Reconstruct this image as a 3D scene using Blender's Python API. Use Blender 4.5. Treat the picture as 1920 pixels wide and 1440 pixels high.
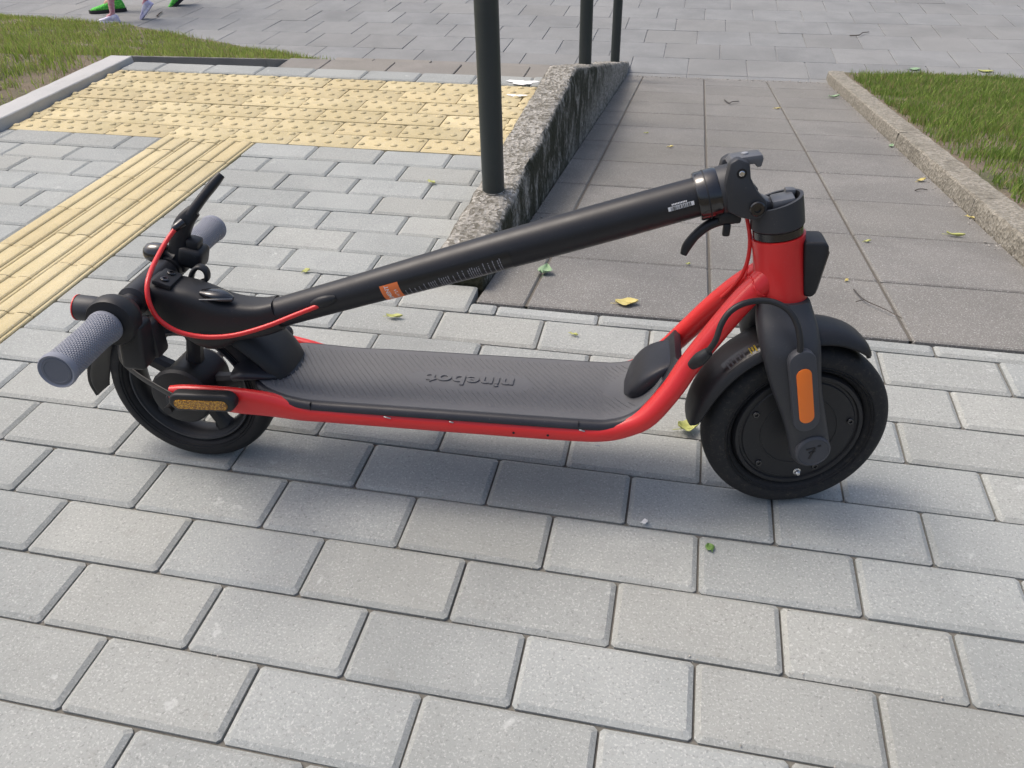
import bpy, bmesh, math, random
import numpy as np
from mathutils import Vector, Matrix

# ------------------------------------------------------------------ camera, light, exposure
scene = bpy.context.scene
for o in list(bpy.data.objects):
    bpy.data.objects.remove(o)
col = scene.collection
random.seed(7)
rng = np.random.default_rng(7)
R = math.radians

cam_d = bpy.data.cameras.new('camera')
cam = bpy.data.objects.new('camera', cam_d)
col.objects.link(cam)
pitch, roll, yaw = R(37.042), R(-1.6164), R(-12.8045)
fw = Vector((math.sin(yaw) * math.cos(pitch), math.cos(yaw) * math.cos(pitch), -math.sin(pitch)))
rt = Vector((math.cos(yaw), -math.sin(yaw), 0))
up = rt.cross(fw)
rt2 = rt * math.cos(roll) + up * math.sin(roll)
up2 = -rt * math.sin(roll) + up * math.cos(roll)
mw = Matrix((rt2, up2, -fw)).transposed().to_4x4()
mw.translation = Vector((1.0204, -0.7725, 0.818))
cam.matrix_world = mw
cam_d.sensor_width = 36.0
cam_d.lens = 1488.0 / 1920 * 36
cam_d.clip_start = 0.02
cam_d.clip_end = 500
scene.camera = cam

TO_SUN = Vector((-0.25, 0.055, 0.44)).normalized()
world = bpy.data.worlds.new('World')
scene.world = world
world.use_nodes = True
wn = world.node_tree
sky = wn.nodes.new('ShaderNodeTexSky')
sky.sky_type = 'NISHITA'
sky.sun_disc = False
sky.sun_elevation = math.asin(TO_SUN.z)
sky.sun_rotation = math.atan2(TO_SUN.x, TO_SUN.y)
sky.air_density = 1.0
sky.dust_density = 6.0
sky.ozone_density = 1.0
wn.links.new(sky.outputs[0], wn.nodes['Background'].inputs[0])
wn.nodes['Background'].inputs[1].default_value = 0.15
sun_d = bpy.data.lights.new('sun', 'SUN')
sun_d.energy = 1.0
sun_d.angle = R(21.0)
sun_d.color = (1.0, 0.965, 0.90)
sun = bpy.data.objects.new('sun', sun_d)
sun.rotation_euler = TO_SUN.to_track_quat('Z', 'Y').to_euler()
sun.location = (-3, 2, 6)
col.objects.link(sun)
scene.view_settings.view_transform = 'Standard'
scene.view_settings.look = 'None'
scene.view_settings.exposure = 0.44
scene.view_settings.gamma = 1.0

# ------------------------------------------------------------------ helpers
def tag(o, label, cat, group=None, kind=None):
    o['label'] = label
    o['category'] = cat
    if group: o['group'] = group
    if kind: o['kind'] = kind
    return o

def link(o, parent=None):
    col.objects.link(o)
    if parent is not None: o.parent = parent
    return o

def empty(name, loc=(0, 0, 0), rot=(0, 0, 0)):
    o = bpy.data.objects.new(name, None)
    o.empty_display_size = 0.05
    o.location = loc
    o.rotation_euler = rot
    return link(o)

def mesh_of(name, verts, faces, mat=None, smooth=None, frame=None):
    """smooth: None flat, else angle in degrees above which edges stay sharp"""
    v = np.asarray(verts, dtype=float).reshape(-1, 3)
    if frame is not None: v = frame(v)
    me = bpy.data.meshes.new(name)
    me.from_pydata([tuple(p) for p in v], [], [tuple(f) for f in faces])
    bm = bmesh.new(); bm.from_mesh(me)
    bmesh.ops.recalc_face_normals(bm, faces=bm.faces)
    bm.to_mesh(me); bm.free()
    if smooth is not None:
        me.polygons.foreach_set('use_smooth', [True] * len(me.polygons))
        me.set_sharp_from_angle(angle=R(smooth))
    if mat: me.materials.append(mat)
    return me

def obj(name, verts, faces, mat, parent=None, smooth=40, frame=None):
    return link(bpy.data.objects.new(name, mesh_of(name, verts, faces, mat, smooth, frame)), parent)

def join(*parts):
    V, F = [], []
    for v, f in parts:
        n = len(V)
        V += [tuple(p) for p in v]
        F += [tuple(i + n for i in q) for q in f]
    return V, F

def loft(rings, cap=True, closed=False):
    n = len(rings[0]); V = [tuple(p) for r in rings for p in r]; F = []
    m = len(rings)
    for i in range(m if closed else m - 1):
        a, b = i * n, ((i + 1) % m) * n
        for k in range(n):
            F.append((a + k, a + (k + 1) % n, b + (k + 1) % n, b + k))
    if cap and not closed:
        F.append(tuple(range(n - 1, -1, -1)))
        F.append(tuple((m - 1) * n + k for k in range(n)))
    return V, F

def revolve(profile, center=(0, 0, 0), axis=(0, 1, 0), n=48, closed=True, a0=0.0):
    """profile: (radius, offset along axis)"""
    ax = Vector(axis).normalized()
    u = Vector((1, 0, 0)) if abs(ax.x) < .9 else Vector((0, 0, 1))
    u = (u - ax * u.dot(ax)).normalized(); w = ax.cross(u)
    c = Vector(center); rings = []
    for k in range(n):
        t = a0 + 2 * math.pi * k / n
        d = u * math.cos(t) + w * math.sin(t)
        rings.append([tuple(c + d * r + ax * h) for r, h in profile])
    V = [p for r in rings for p in r]; m = len(profile); F = []
    for k in range(n):
        a, b = k * m, ((k + 1) % n) * m
        for i in range(m if closed else m - 1):
            j = (i + 1) % m
            F.append((a + i, a + j, b + j, b + i))
    return V, F

def disc_solid(profile, center, axis=(0, 1, 0), n=32):
    """solid of revolution: first and last profile points close on the axis"""
    V, F = revolve(profile, center, axis, n, closed=False)
    m = len(profile)
    F = list(F)
    F.append(tuple(k * m for k in range(n)))
    F.append(tuple(k * m + m - 1 for k in range(n))[::-1])
    return V, F

def catmull(pts, sub=6):
    P = [np.array(p, float) for p in pts]
    P = [2 * P[0] - P[1]] + P + [2 * P[-1] - P[-2]]
    out = []
    for i in range(1, len(P) - 2):
        for k in range(sub):
            t = k / sub
            a, b, c, d = P[i - 1], P[i], P[i + 1], P[i + 2]
            out.append(.5 * ((2 * b) + (-a + c) * t + (2 * a - 5 * b + 4 * c - d) * t * t + (-a + 3 * b - 3 * c + d) * t ** 3))
    out.append(P[-2])
    return np.array(out)

def sweep(pts, rad, n=14, sub=6, up0=(0, 1, 0), power=2.0, smoothp=True, cap=True):
    """pts: xyz; rad: number, or per-point (r_side, r_normal). side follows up0."""
    pts = [tuple(p) for p in pts]
    if np.isscalar(rad): rad = [(rad, rad)] * len(pts)
    rad = [(r, r) if np.isscalar(r) else r for r in rad]
    full = np.array([list(p) + list(r) for p, r in zip(pts, rad)], float)
    full = catmull(full, sub) if smoothp and len(pts) > 2 else full
    C, RR = full[:, :3], full[:, 3:]
    T = np.gradient(C, axis=0); T /= np.linalg.norm(T, axis=1)[:, None]
    rings = []
    u0 = np.array(up0, float)
    for c, t, r in zip(C, T, RR):
        s = u0 - t * (u0 @ t); s /= np.linalg.norm(s)
        w = np.cross(t, s)
        ring = []
        for k in range(n):
            a = 2 * math.pi * k / n
            ca, sa = math.cos(a), math.sin(a)
            ca = math.copysign(abs(ca) ** (2 / power), ca); sa = math.copysign(abs(sa) ** (2 / power), sa)
            ring.append(c + s * r[0] * ca + w * r[1] * sa)
        rings.append(ring)
    return loft(rings, cap)

def prism(outline, y0, y1, bevel=0.0, seg=2):
    """outline: (x, z) polygon extruded along y, edges bevelled"""
    bm = bmesh.new()
    vs = [bm.verts.new((x, y0, z)) for x, z in outline]
    f = bm.faces.new(vs)
    r = bmesh.ops.extrude_face_region(bm, geom=[f])
    nv = [g for g in r['geom'] if isinstance(g, bmesh.types.BMVert)]
    bmesh.ops.translate(bm, verts=nv, vec=(0, y1 - y0, 0))
    if bevel:
        bmesh.ops.recalc_face_normals(bm, faces=bm.faces)
        ed = [e for e in bm.edges if len(e.link_faces) == 2 and e.calc_face_angle(0) > R(40)]
        bmesh.ops.bevel(bm, geom=ed, offset=bevel, segments=seg, profile=.5, affect='EDGES', clamp_overlap=True)
    V = [tuple(v.co) for v in bm.verts]; bm.verts.index_update()
    F = [tuple(v.index for v in q.verts) for q in bm.faces]
    bm.free()
    return V, F

def rbox(c, s, bevel=.003, seg=2, rot=None):
    bm = bmesh.new()
    bmesh.ops.create_cube(bm, size=1)
    bmesh.ops.scale(bm, vec=s, verts=bm.verts)
    if bevel: bmesh.ops.bevel(bm, geom=list(bm.edges), offset=bevel, segments=seg, profile=.5, affect='EDGES', clamp_overlap=True)
    if rot is not None: bmesh.ops.rotate(bm, cent=(0, 0, 0), matrix=rot, verts=bm.verts)
    bmesh.ops.translate(bm, vec=c, verts=bm.verts)
    V = [tuple(v.co) for v in bm.verts]; bm.verts.index_update()
    F = [tuple(v.index for v in q.verts) for q in bm.faces]
    bm.free()
    return V, F

def vnoise(x, y, s=1.0, seed=0.0):
    x = np.asarray(x) * s + seed * 3.17; y = np.asarray(y) * s + seed * 1.71
    return (np.sin(x * 1.7 + 1.3 * np.sin(y * 1.1)) + np.sin(y * 2.1 + 1.7 * np.sin(x * .9 + 2)) +
            .6 * np.sin(x * 3.9 + y * 2.7 + 1) + .5 * np.sin(x * 5.3 - y * 6.1)) / 3.1

# ------------------------------------------------------------------ materials
class NT:
    def __init__(s, name):
        s.m = bpy.data.materials.new(name); s.m.use_nodes = True
        s.t = s.m.node_tree; s.b = s.t.nodes['Principled BSDF']
        s.geo = s.t.nodes.new('ShaderNodeNewGeometry').outputs['Position']
        s.objc = s.t.nodes.new('ShaderNodeTexCoord').outputs['Object']
    def n(s, t): return s.t.nodes.new(t)
    def l(s, a, b): s.t.links.new(a, b)
    def noise(s, scale, detail=4, rough=.55, vec=None, dist=0.0):
        k = s.n('ShaderNodeTexNoise'); k.inputs['Scale'].default_value = scale
        k.inputs['Detail'].default_value = detail; k.inputs['Roughness'].default_value = rough
        k.inputs['Distortion'].default_value = dist
        s.l(vec or s.geo, k.inputs['Vector']); return k.outputs['Fac']
    def ramp(s, fac, stops):
        k = s.n('ShaderNodeValToRGB'); e = k.color_ramp.elements
        while len(e) < len(stops): e.new(.5)
        for q, (p, c) in zip(e, stops):
            q.position = p; q.color = (*c, 1) if len(c) == 3 else c
        s.l(fac, k.inputs['Fac']); return k.outputs['Color']
    def fr(s, fac, a, b):            # smooth step a..b -> 0..1
        k = s.n('ShaderNodeMapRange'); k.interpolation_type = 'SMOOTHSTEP'
        k.inputs['From Min'].default_value = a; k.inputs['From Max'].default_value = b
        s.l(fac, k.inputs['Value']); return k.outputs['Result']
    def mix(s, fac, a, b, mode='MIX'):
        k = s.n('ShaderNodeMix'); k.data_type = 'RGBA'; k.blend_type = mode
        for v, i in ((fac, 0), (a, 6), (b, 7)):
            if hasattr(v, 'is_output'): s.l(v, k.inputs[i])
            elif i == 0: k.inputs[0].default_value = v
            else: k.inputs[i].default_value = (*v, 1)
        return k.outputs[2]
    def math(s, op, a, b=None):
        k = s.n('ShaderNodeMath'); k.operation = op
        for v, i in ((a, 0), (b, 1)):
            if v is None: continue
            if hasattr(v, 'is_output'): s.l(v, k.inputs[i])
            else: k.inputs[i].default_value = v
        return k.outputs[0]
    def bump(s, h, strength=.3, dist=.002, prev=None):
        k = s.n('ShaderNodeBump'); k.inputs['Strength'].default_value = strength; k.inputs['Distance'].default_value = dist
        s.l(h, k.inputs['Height'])
        if prev is not None: s.l(prev, k.inputs['Normal'])
        s.l(k.outputs['Normal'], s.b.inputs['Normal']); return k.outputs['Normal']
    def sepz(s):
        q = s.n('ShaderNodeSeparateXYZ'); s.l(s.geo, q.inputs[0]); return q.outputs[2]
    def rnd(s): return s.n('ShaderNodeObjectInfo').outputs['Random']
    def col(s, c):
        if hasattr(c, 'is_output'): s.l(c, s.b.inputs['Base Color'])
        else: s.b.inputs['Base Color'].default_value = (*c, 1)
    def rough(s, r):
        if hasattr(r, 'is_output'): s.l(r, s.b.inputs['Roughness'])
        else: s.b.inputs['Roughness'].default_value = r

def stone(name, c0, c1, warm, spk=.5, spots=True, fine=420, tint=.12, bump=.35):
    """cast concrete: cloudy colour, fine aggregate specks, pale droppings"""
    k = NT(name)
    c = k.mix(k.fr(k.noise(5.5, 5, .6), .3, .72), c0, c1)
    r = k.rnd()
    c = k.mix(k.math('MULTIPLY', k.fr(r, .2, 1), .55), c, warm)
    g = k.noise(fine, 2, .7)
    c = k.mix(k.math('MULTIPLY', k.fr(g, .52, .72), spk), c, (.62, .62, .60))
    c = k.mix(k.math('MULTIPLY', k.fr(k.noise(fine * .8, 2, .7, dist=.3), .54, .74), spk * .9), c, (.10, .10, .10))
    c = k.mix(k.math('MULTIPLY', k.fr(k.noise(26, 5, .65), .56, .75), .22), c, (.20, .19, .17))
    c = k.mix(k.math('MULTIPLY', k.fr(k.noise(1.9, 6, .62, dist=.4), .44, .70), .30), c, tuple(q * .62 for q in c0))
    if spots:
        v = k.n('ShaderNodeTexVoronoi'); v.inputs['Scale'].default_value = 21; v.inputs['Randomness'].default_value = 1
        wv = k.n('ShaderNodeMix'); wv.data_type = 'VECTOR'; wv.inputs[0].default_value = .035
        k.l(k.geo, wv.inputs[4])
        nn = k.n('ShaderNodeTexNoise'); nn.inputs['Scale'].default_value = 90; k.l(k.geo, nn.inputs['Vector']); k.l(nn.outputs['Color'], wv.inputs[5])
        k.l(wv.outputs[1], v.inputs['Vector'])
        s1 = k.math('SUBTRACT', 1.0, k.fr(v.outputs['Distance'], .05, .19))
        sel = k.fr(v.outputs['Color'], .62, .80)
        c = k.mix(k.math('MULTIPLY', k.math('MULTIPLY', s1, sel), .32), c, (.66, .67, .65))
    # every piece a little lighter or darker
    hv = k.n('ShaderNodeHueSaturation'); k.l(c, hv.inputs['Color'])
    wn_ = k.n('ShaderNodeTexWhiteNoise'); wn_.noise_dimensions = '1D'; k.l(r, wn_.inputs['W'])
    mr = k.n('ShaderNodeMapRange'); k.l(wn_.outputs['Value'], mr.inputs['Value'])
    mr.inputs['To Min'].default_value = 1 - tint; mr.inputs['To Max'].default_value = 1 + tint
    k.l(mr.outputs['Result'], hv.inputs['Value'])
    k.col(hv.outputs['Color'])
    k.rough(.88); k.b.inputs['Specular IOR Level'].default_value = .28
    nb = k.bump(k.noise(fine * .7, 3, .7), bump, .0016)
    k.bump(k.noise(60, 4, .6), .25, .002, nb)
    return k.m

def plastic(name, c, rough=.5, spec=.4, dust=.25, bumpscale=900, bump=.12, metal=0.0, dustcol=(.24, .23, .21), coat=0.0):
    k = NT(name)
    n1 = k.noise(14, 5, .6)
    cc = k.mix(k.math('MULTIPLY', k.fr(n1, .42, .8), dust * .22), c, dustcol)
    sp = k.noise(330, 2, .6)
    cc = k.mix(k.math('MULTIPLY', k.fr(sp, .66, .78), dust), cc, dustcol)
    k.col(cc)
    rr = k.n('ShaderNodeMapRange'); k.l(k.noise(35, 4, .6), rr.inputs['Value'])
    rr.inputs['To Min'].default_value = max(.05, rough - .08); rr.inputs['To Max'].default_value = min(1, rough + .10)
    k.rough(rr.outputs['Result'])
    k.b.inputs['Specular IOR Level'].default_value = spec
    k.b.inputs['Metallic'].default_value = metal
    k.b.inputs['Coat Weight'].default_value = coat
    k.b.inputs['Coat Roughness'].default_value = .25
    if bump: k.bump(k.noise(bumpscale, 2, .6), bump, .0004)
    return k.m

M = {}
M['paver'] = stone('grey_paver', (.292, .308, .297), (.335, .350, .336), (.335, .337, .305), .48, True, 330, .065)
M['slab'] = stone('old_slab', (.168, .163, .152), (.205, .198, .184), (.195, .187, .167), .55, False, 360, .05)  # ramp slab colour, darkened throughout to stand in for tree shade
M['plaza'] = stone('plaza_slab', (.20, .207, .208), (.235, .241, .241), (.232, .232, .223), .3, False, 300, .07)
M['yellow'] = stone('yellow_paver', (.50, .42, .235), (.58, .495, .30), (.52, .425, .235), .45, False, 420, .07)
M['tread'] = stone('stair_slab', (.205, .193, .175), (.25, .235, .213), (.235, .22, .19), .3, False, 420, .06)
M['kerb_grey'] = stone('kerb_grey', (.42, .42, .41), (.47, .465, .45), (.44, .43, .40), .3, False, 420, .03)

def wall_mat(name, base, dark, spk, moss):
    k = NT(name)
    v = k.n('ShaderNodeTexVoronoi'); v.inputs['Scale'].default_value = 105; k.l(k.geo, v.inputs['Vector'])
    c = k.mix(k.fr(v.outputs['Color'], .15, .85), dark, base)
    c = k.mix(k.math('MULTIPLY', k.fr(k.noise(170, 3, .7), .55, .68), spk), c, (.60, .58, .54))
    c = k.mix(k.math('MULTIPLY', k.fr(k.noise(9, 6, .7), .50, .68), .5), c, (.12, .11, .085))
    # moss and black weathering streaks that run down the faces
    sx = k.n('ShaderNodeMapping'); sx.inputs['Scale'].default_value = (11, 11, 6.5); k.l(k.geo, sx.inputs['Vector'])
    st = k.noise(1.0, 8, .72, vec=sx.outputs['Vector'], dist=.6)
    nz = k.n('ShaderNodeSeparateXYZ')
    gn = k.n('ShaderNodeNewGeometry'); k.l(gn.outputs['Normal'], nz.inputs[0])
    side = k.math('SUBTRACT', 1.0, k.fr(nz.outputs[2], .3, .8))
    f = k.math('MULTIPLY', k.math('MULTIPLY', k.fr(st, .36, .54), side), k.fr(k.math('ADD', k.math('MULTIPLY', k.noise(6, 5, .6), .30), k.sepz()), -.22, .05))
    c = k.mix(k.math('MULTIPLY', f, moss), c, (.028, .030, .016))
    k.col(c); k.rough(.95); k.b.inputs['Specular IOR Level'].default_value = .2
    nb = k.bump(v.outputs['Distance'], .8, .004)
    k.bump(k.noise(220, 3, .7), .5, .002, nb)
    return k.m
M['wall'] = wall_mat('weathered_concrete', (.36, .345, .31), (.13, .122, .10), .85, .95)
M['kerb_old'] = wall_mat('old_kerb_concrete', (.30, .28, .235), (.20, .185, .15), .45, .0)
k = NT('sand_joint')
k.col(k.mix(k.noise(240, 3, .7), (.085, .080, .070), (.21, .20, .175))); k.rough(1); M['sand'] = k.m
k = NT('ramp_joint')
k.col(k.mix(k.noise(200, 4, .7), (.075, .068, .058), (.17, .155, .13))); k.rough(1); M['sand2'] = k.m
k = NT('soil')
c = k.mix(k.noise(9, 6, .65), (.14, .11, .078), (.30, .245, .18))
c = k.mix(k.math('MULTIPLY', k.fr(k.noise(4.5, 5, .6), .45, .62), .7), c, (.07, .095, .03))
c = k.mix(k.math('MULTIPLY', k.fr(k.noise(160, 3, .7), .55, .7), .6), c, (.32, .28, .20))
k.col(c); k.rough(1); k.bump(k.noise(60, 6, .7), .9, .02); M['soil'] = k.m
k = NT('grass_blade')
at = k.n('ShaderNodeAttribute'); at.attribute_name = 'Col'
k.col(at.outputs['Color']); k.rough(.6); k.b.inputs['Specular IOR Level'].default_value = .25
tr = k.n('ShaderNodeBsdfTranslucent'); k.l(at.outputs['Color'], tr.inputs['Color'])
ms = k.n('ShaderNodeMixShader'); ms.inputs[0].default_value = .35
k.l(k.b.outputs[0], ms.inputs[1]); k.l(tr.outputs[0], ms.inputs[2])
k.l(ms.outputs[0], k.t.nodes['Material Output'].inputs['Surface']); M['grass'] = k.m
k = NT('far_paving')
br = k.n('ShaderNodeTexBrick'); k.l(k.geo, br.inputs['Vector']); br.inputs['Scale'].default_value = 1
br.inputs['Brick Width'].default_value = .352; br.inputs['Row Height'].default_value = .352; br.inputs['Mortar Size'].default_value = .004
br.inputs['Color1'].default_value = (.28, .285, .295, 1); br.inputs['Color2'].default_value = (.31, .31, .315, 1); br.inputs['Mortar'].default_value = (.08, .075, .07, 1)
k.col(br.outputs['Color']); k.rough(.9); M['far'] = k.m

M['red'] = plastic('red_paint', (.66, .023, .024), .34, .45, .10, 1500, .06, coat=.15)
M['black'] = plastic('black_plastic', (.0155, .016, .0178), .46, .38, .12)
M['stem'] = plastic('black_anodised', (.0135, .014, .017), .40, .38, .08, 1800, .10)
M['dark'] = plastic('charcoal_paint', (.029, .031, .036), .48, .45, .12)
M['gloss'] = plastic('gloss_black', (.008, .008, .010), .14, .55, .05, 900, .02, coat=.5)
M['grey_metal'] = plastic('grey_metal', (.115, .12, .13), .40, .5, .12, 1200, .1, metal=.25)
M['mat'] = plastic('deck_rubber', (.118, .119, .124), .66, .35, .35, 700, .25, dustcol=(.26, .25, .24))
M['trim'] = plastic('deck_trim', (.019, .0195, .025), .40, .45, .18, 1200, .08, dustcol=(.3, .3, .3))
M['grip_end'] = plastic('grip_end_rubber', (.13, .14, .165), .6, .3, .15)
M['cap'] = plastic('slate_cap', (.05, .053, .062), .5, .4, .1)
M['orange'] = plastic('orange_reflector', (.92, .20, .02), .40, .45, .05, 1600, .1)
M['orange_label'] = plastic('orange_print', (.80, .20, .06), .5, .35, .02, 900, .02)
M['label_dark'] = plastic('label_film', (.010, .0105, .012), .30, .5, .05, 900, 0)
M['white'] = plastic('white_print', (.72, .72, .72), .6, .3, .02, 900, 0)
M['ink'] = plastic('dim_print', (.27, .27, .30), .6, .3, .02, 900, 0)
M['ink_dim'] = plastic('grey_print', (.085, .085, .09), .6, .3, .02, 900, 0)
M['ink_black'] = plastic('black_print', (.012, .012, .012), .6, .3, .02, 900, 0)
M['yellow_print'] = plastic('yellow_print', (.40, .28, .02), .6, .3, .02, 900, 0)
M['steel'] = plastic('bright_steel', (.62, .62, .62), .25, .5, .03, 900, 0, metal=1.0)
M['post'] = plastic('dark_post_paint', (.030, .038, .037), .42, .45, .15, 500, .25)
M['shell'] = plastic('scuffed_metal', (.45, .45, .45), .4, .5, .05, 900, 0, metal=.7)

k = NT('tyre_rubber')
d = k.noise(150, 5, .8)
c = k.mix(k.math('MULTIPLY', k.fr(d, .50, .74), .20), (.016, .0162, .0172), (.20, .165, .115))
c = k.mix(k.math('MULTIPLY', k.fr(k.noise(420, 2, .7), .64, .76), .16), c, (.26, .22, .16))
k.col(c); k.rough(.72); k.b.inputs['Specular IOR Level'].default_value = .35
k.bump(k.noise(500, 3, .6), .25, .0008); M['tyre'] = k.m
k = NT('clean_tyre'); k.col(k.mix(k.math('MULTIPLY', k.fr(k.noise(40, 5, .7), .5, .8), .35), (.013, .0132, .0145), (.10, .09, .075)))
k.rough(.66); k.b.inputs['Specular IOR Level'].default_value = .35; k.bump(k.noise(500, 3, .6), .2, .0006); M['tyre_clean'] = k.m

# diamond-knurled grip rubber: fine relief along and round the grip
k = NT('grip_rubber')
uv = k.n('ShaderNodeUVMap')
sp = k.n('ShaderNodeSeparateXYZ'); k.l(uv.outputs[0], sp.inputs[0])
def wav(kx, ky):
    a = k.math('ADD', k.math('MULTIPLY', sp.outputs[0], kx), k.math('MULTIPLY', sp.outputs[1], ky))
    return k.math('ABSOLUTE', k.math('SINE', a))
h = k.math('MINIMUM', wav(62, 76), wav(62, -76))
inz = k.math('MULTIPLY', k.fr(sp.outputs[1], .06, .10), k.math('SUBTRACT', 1.0, k.fr(sp.outputs[1], .90, .94)))
h = k.math('MULTIPLY', h, inz)
k.col(k.mix(k.fr(h, 0, .5), (.23, .243, .285), (.275, .288, .33)))
k.rough(.68); k.b.inputs['Specular IOR Level'].default_value = .3
k.bump(h, .9, .0016); M['grip'] = k.m

# amber prismatic reflector
k = NT('amber_reflector')
v = k.n('ShaderNodeTexVoronoi'); v.inputs['Scale'].default_value = 700; v.inputs['Randomness'].default_value = .25; k.l(k.objc, v.inputs['Vector'])
k.col(k.mix(k.fr(v.outputs['Color'], .3, .8), (.22, .085, .004), (.66, .32, .012))); k.rough(.12)
k.b.inputs['Specular IOR Level'].default_value = .7
k.bump(v.outputs['Distance'], .8, .002); M['amber'] = k.m

def leafmat(name, a, b):
    k = NT(name); k.col(k.mix(k.noise(120, 4, .7), a, b)); k.rough(.6); return k.m
M['leaf_yellow'] = leafmat('yellow_leaf', (.46, .36, .08), (.68, .60, .26))
M['leaf_green'] = leafmat('green_leaf', (.07, .16, .03), (.16, .27, .07))
M['leaf_pale'] = leafmat('pale_green_leaf', (.20, .33, .18), (.30, .42, .26))
M['leaf_lime'] = leafmat('lime_leaf', (.32, .34, .08), (.50, .52, .20))
M['twig'] = leafmat('twig', (.05, .042, .035), (.10, .085, .07))
M['grit'] = leafmat('grit', (.16, .15, .13), (.50, .48, .44))
M['petal'] = leafmat('petal', (.70, .70, .68), (.82, .82, .80))

# ------------------------------------------------------------------ paving
def zl(y): return .02 * max(0.0, y - 1.2)
RS = .1633
def zr(y): return -RS * (min(max(y, .545), 4.22) - .545)

def cut_rect(x, y, c):
    return [(-x + c, -y), (x - c, -y), (x, -y + c), (x, y - c), (x - c, y), (-x + c, y), (-x, y - c), (-x, -y + c)]
def paver_geo(L, W, T, ch, cd, cr):
    a = cut_rect(L / 2, W / 2, cr); b = cut_rect(L / 2 - ch, W / 2 - ch, cr)
    return loft([[(p[0], p[1], -T) for p in a], [(p[0], p[1], -cd) for p in a], [(p[0], p[1], 0) for p in b]])
cache = {}
def paver_mesh(key, L, W, T, ch, cd, cr, mat, extra=None):
    kk = (key, round(L, 3), round(W, 3))
    if kk not in cache:
        V, F = paver_geo(L, W, T, ch, cd, cr)
        if extra: V, F = join((V, F), extra(L, W))
        cache[kk] = mesh_of(key, V, F, mat, None)
        if extra:
            cache[kk].polygons.foreach_set('use_smooth', [True] * len(cache[kk].polygons)); cache[kk].set_sharp_from_angle(angle=R(28))
    return cache[kk]
def put(name, me, x, y, z, parent, rz=0.0, jig=1.0, rx=0.0):
    o = bpy.data.objects.new(name, me)
    o.location = (x, y, z + random.uniform(-.0012, .0008) * jig)
    o.rotation_euler = (rx + random.gauss(0, .0035) * jig, random.gauss(0, .0022) * jig, rz + random.gauss(0, .0025) * jig)
    return link(o, parent)
G = .0030   # joint
def course(j, x0, x1, parent, name='paver', mat='paver', key='paver', y0=None, y1=None, extra=None, ch=.0062):
    ya = j * .1 if y0 is None else y0; yb = (j + 1) * .1 if y1 is None else y1
    off = 0.0 if j % 2 == 0 else .1
    i = math.floor((x0 - off) / .2)
    while off + i * .2 < x1 - 1e-6:
        a = max(x0, off + i * .2); b = min(x1, off + (i + 1) * .2); i += 1
        if b - a < .018: continue
        W = yb - ya - G
        me = paver_mesh(key, b - a - G, W, .05, min(ch, W * .2), .0040, .004, M[mat], extra)
        yc = (ya + yb) / 2
        put(name, me, (a + b) / 2, yc, zl(yc), parent)

def sheet(name, polys, mat):
    V, F = [], []
    for p in polys:
        n = len(V); V += p; F.append(tuple(range(n, n + len(p))))
    return obj(name, V, F, mat, None, None)
def rect(x0, x1, y0, y1, z): return [(x0, y0, z), (x1, y0, z), (x1, y1, z), (x0, y1, z)]

pavement = sheet('pavement', [rect(-1.04, 2.3, -.82, .535, -.0075), rect(-1.04, .54, .535, 1.3, -.0075)], M['sand'])
tag(pavement, 'grey concrete block pavement laid in running bond under the scooter', 'pavement', kind='structure')
for j in range(-7, 5):
    course(j, -1.04, -.5, pavement); course(j, -.2, 2.1, pavement)
course(5, -1.04, -.5, pavement); course(5, -.2, .645, pavement)
course(5, .645, 1.81, pavement, y0=.5, y1=.536)
for j in range(6, 13):
    course(j, -1.04, -.5, pavement); course(j, -.2, .538, pavement)

# yellow warning paving with domes
def domes(L, W):
    V, F = [], []
    nx = max(1, int(round(L / .05)))
    for row, yy in enumerate((-W * .25, W * .25)):
        for i in range(nx):
            xx = -L / 2 + (i + .5) * L / nx + (.008 if row else -.008)
            prof = [(.0112, -.001), (.0098, .0024), (.0060, .0045), (.0012, .0050)]
            v, f = revolve(prof, (xx, yy, 0), (0, 0, 1), 12, closed=False)
            f = list(f) + [tuple(k * 4 + 3 for k in range(12))]
            V, F = join((V, F), (v, f))
    return V, F
tact = sheet('tactile_paving', [rect(-1.04, .54, 1.3, 2.0, -.002)], M['sand'])
tag(tact, 'yellow warning paving with raised domes before the stairs', 'paving', kind='structure')
for j in range(13, 19):
    course(j, -1.04, .538, tact, 'tactile_paver', 'yellow', 'tactile_paver', extra=domes, ch=.0075)
course(19, -1.04, .538, tact)

# yellow guide strip with ribs
def ribs(L, W):
    V, F = [], []
    for xx in (-.0255, .0255):
        pr = [(-.0165, -.001), (-.0156, .0020), (-.0130, .0042), (-.0080, .0050), (.0080, .0050), (.0130, .0042), (.0156, .0020), (.0165, -.001)]
        rings = [[(xx + p[0] * s_, yy, p[1] * h_) for p in pr] for yy, s_, h_ in
                 ((-W / 2 + .0002, 1, .86), (-W / 2 + .0022, 1, 1), (W / 2 - .0022, 1, 1), (W / 2 - .0002, 1, .86))]
        V, F = join((V, F), loft(rings))
    return V, F
guide = sheet('guide_strip', [rect(-.5, -.2, -.82, 1.3, -.009)], M['sand'])
tag(guide, 'yellow ribbed guide strip running up to the dome paving', 'paving', kind='structure')
for c in range(3):
    y = -.82 + (.0, .12, .05)[c]
    y0 = 1.298
    segs = []
    y = y0 - (.10, .03, .16)[c]
    segs.append((y, y0))
    while y > -.8:
        segs.append((y - .2, y)); y -= .2
    for a, b in segs:
        me = paver_mesh('guide_paver', .1 - .002, b - a - .0016, .05, .0018, .0018, .002, M['yellow'], ribs)
        put('guide_paver', me, -.45 + c * .1, (a + b) / 2, zl((a + b) / 2), guide, 0, .45)

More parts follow.
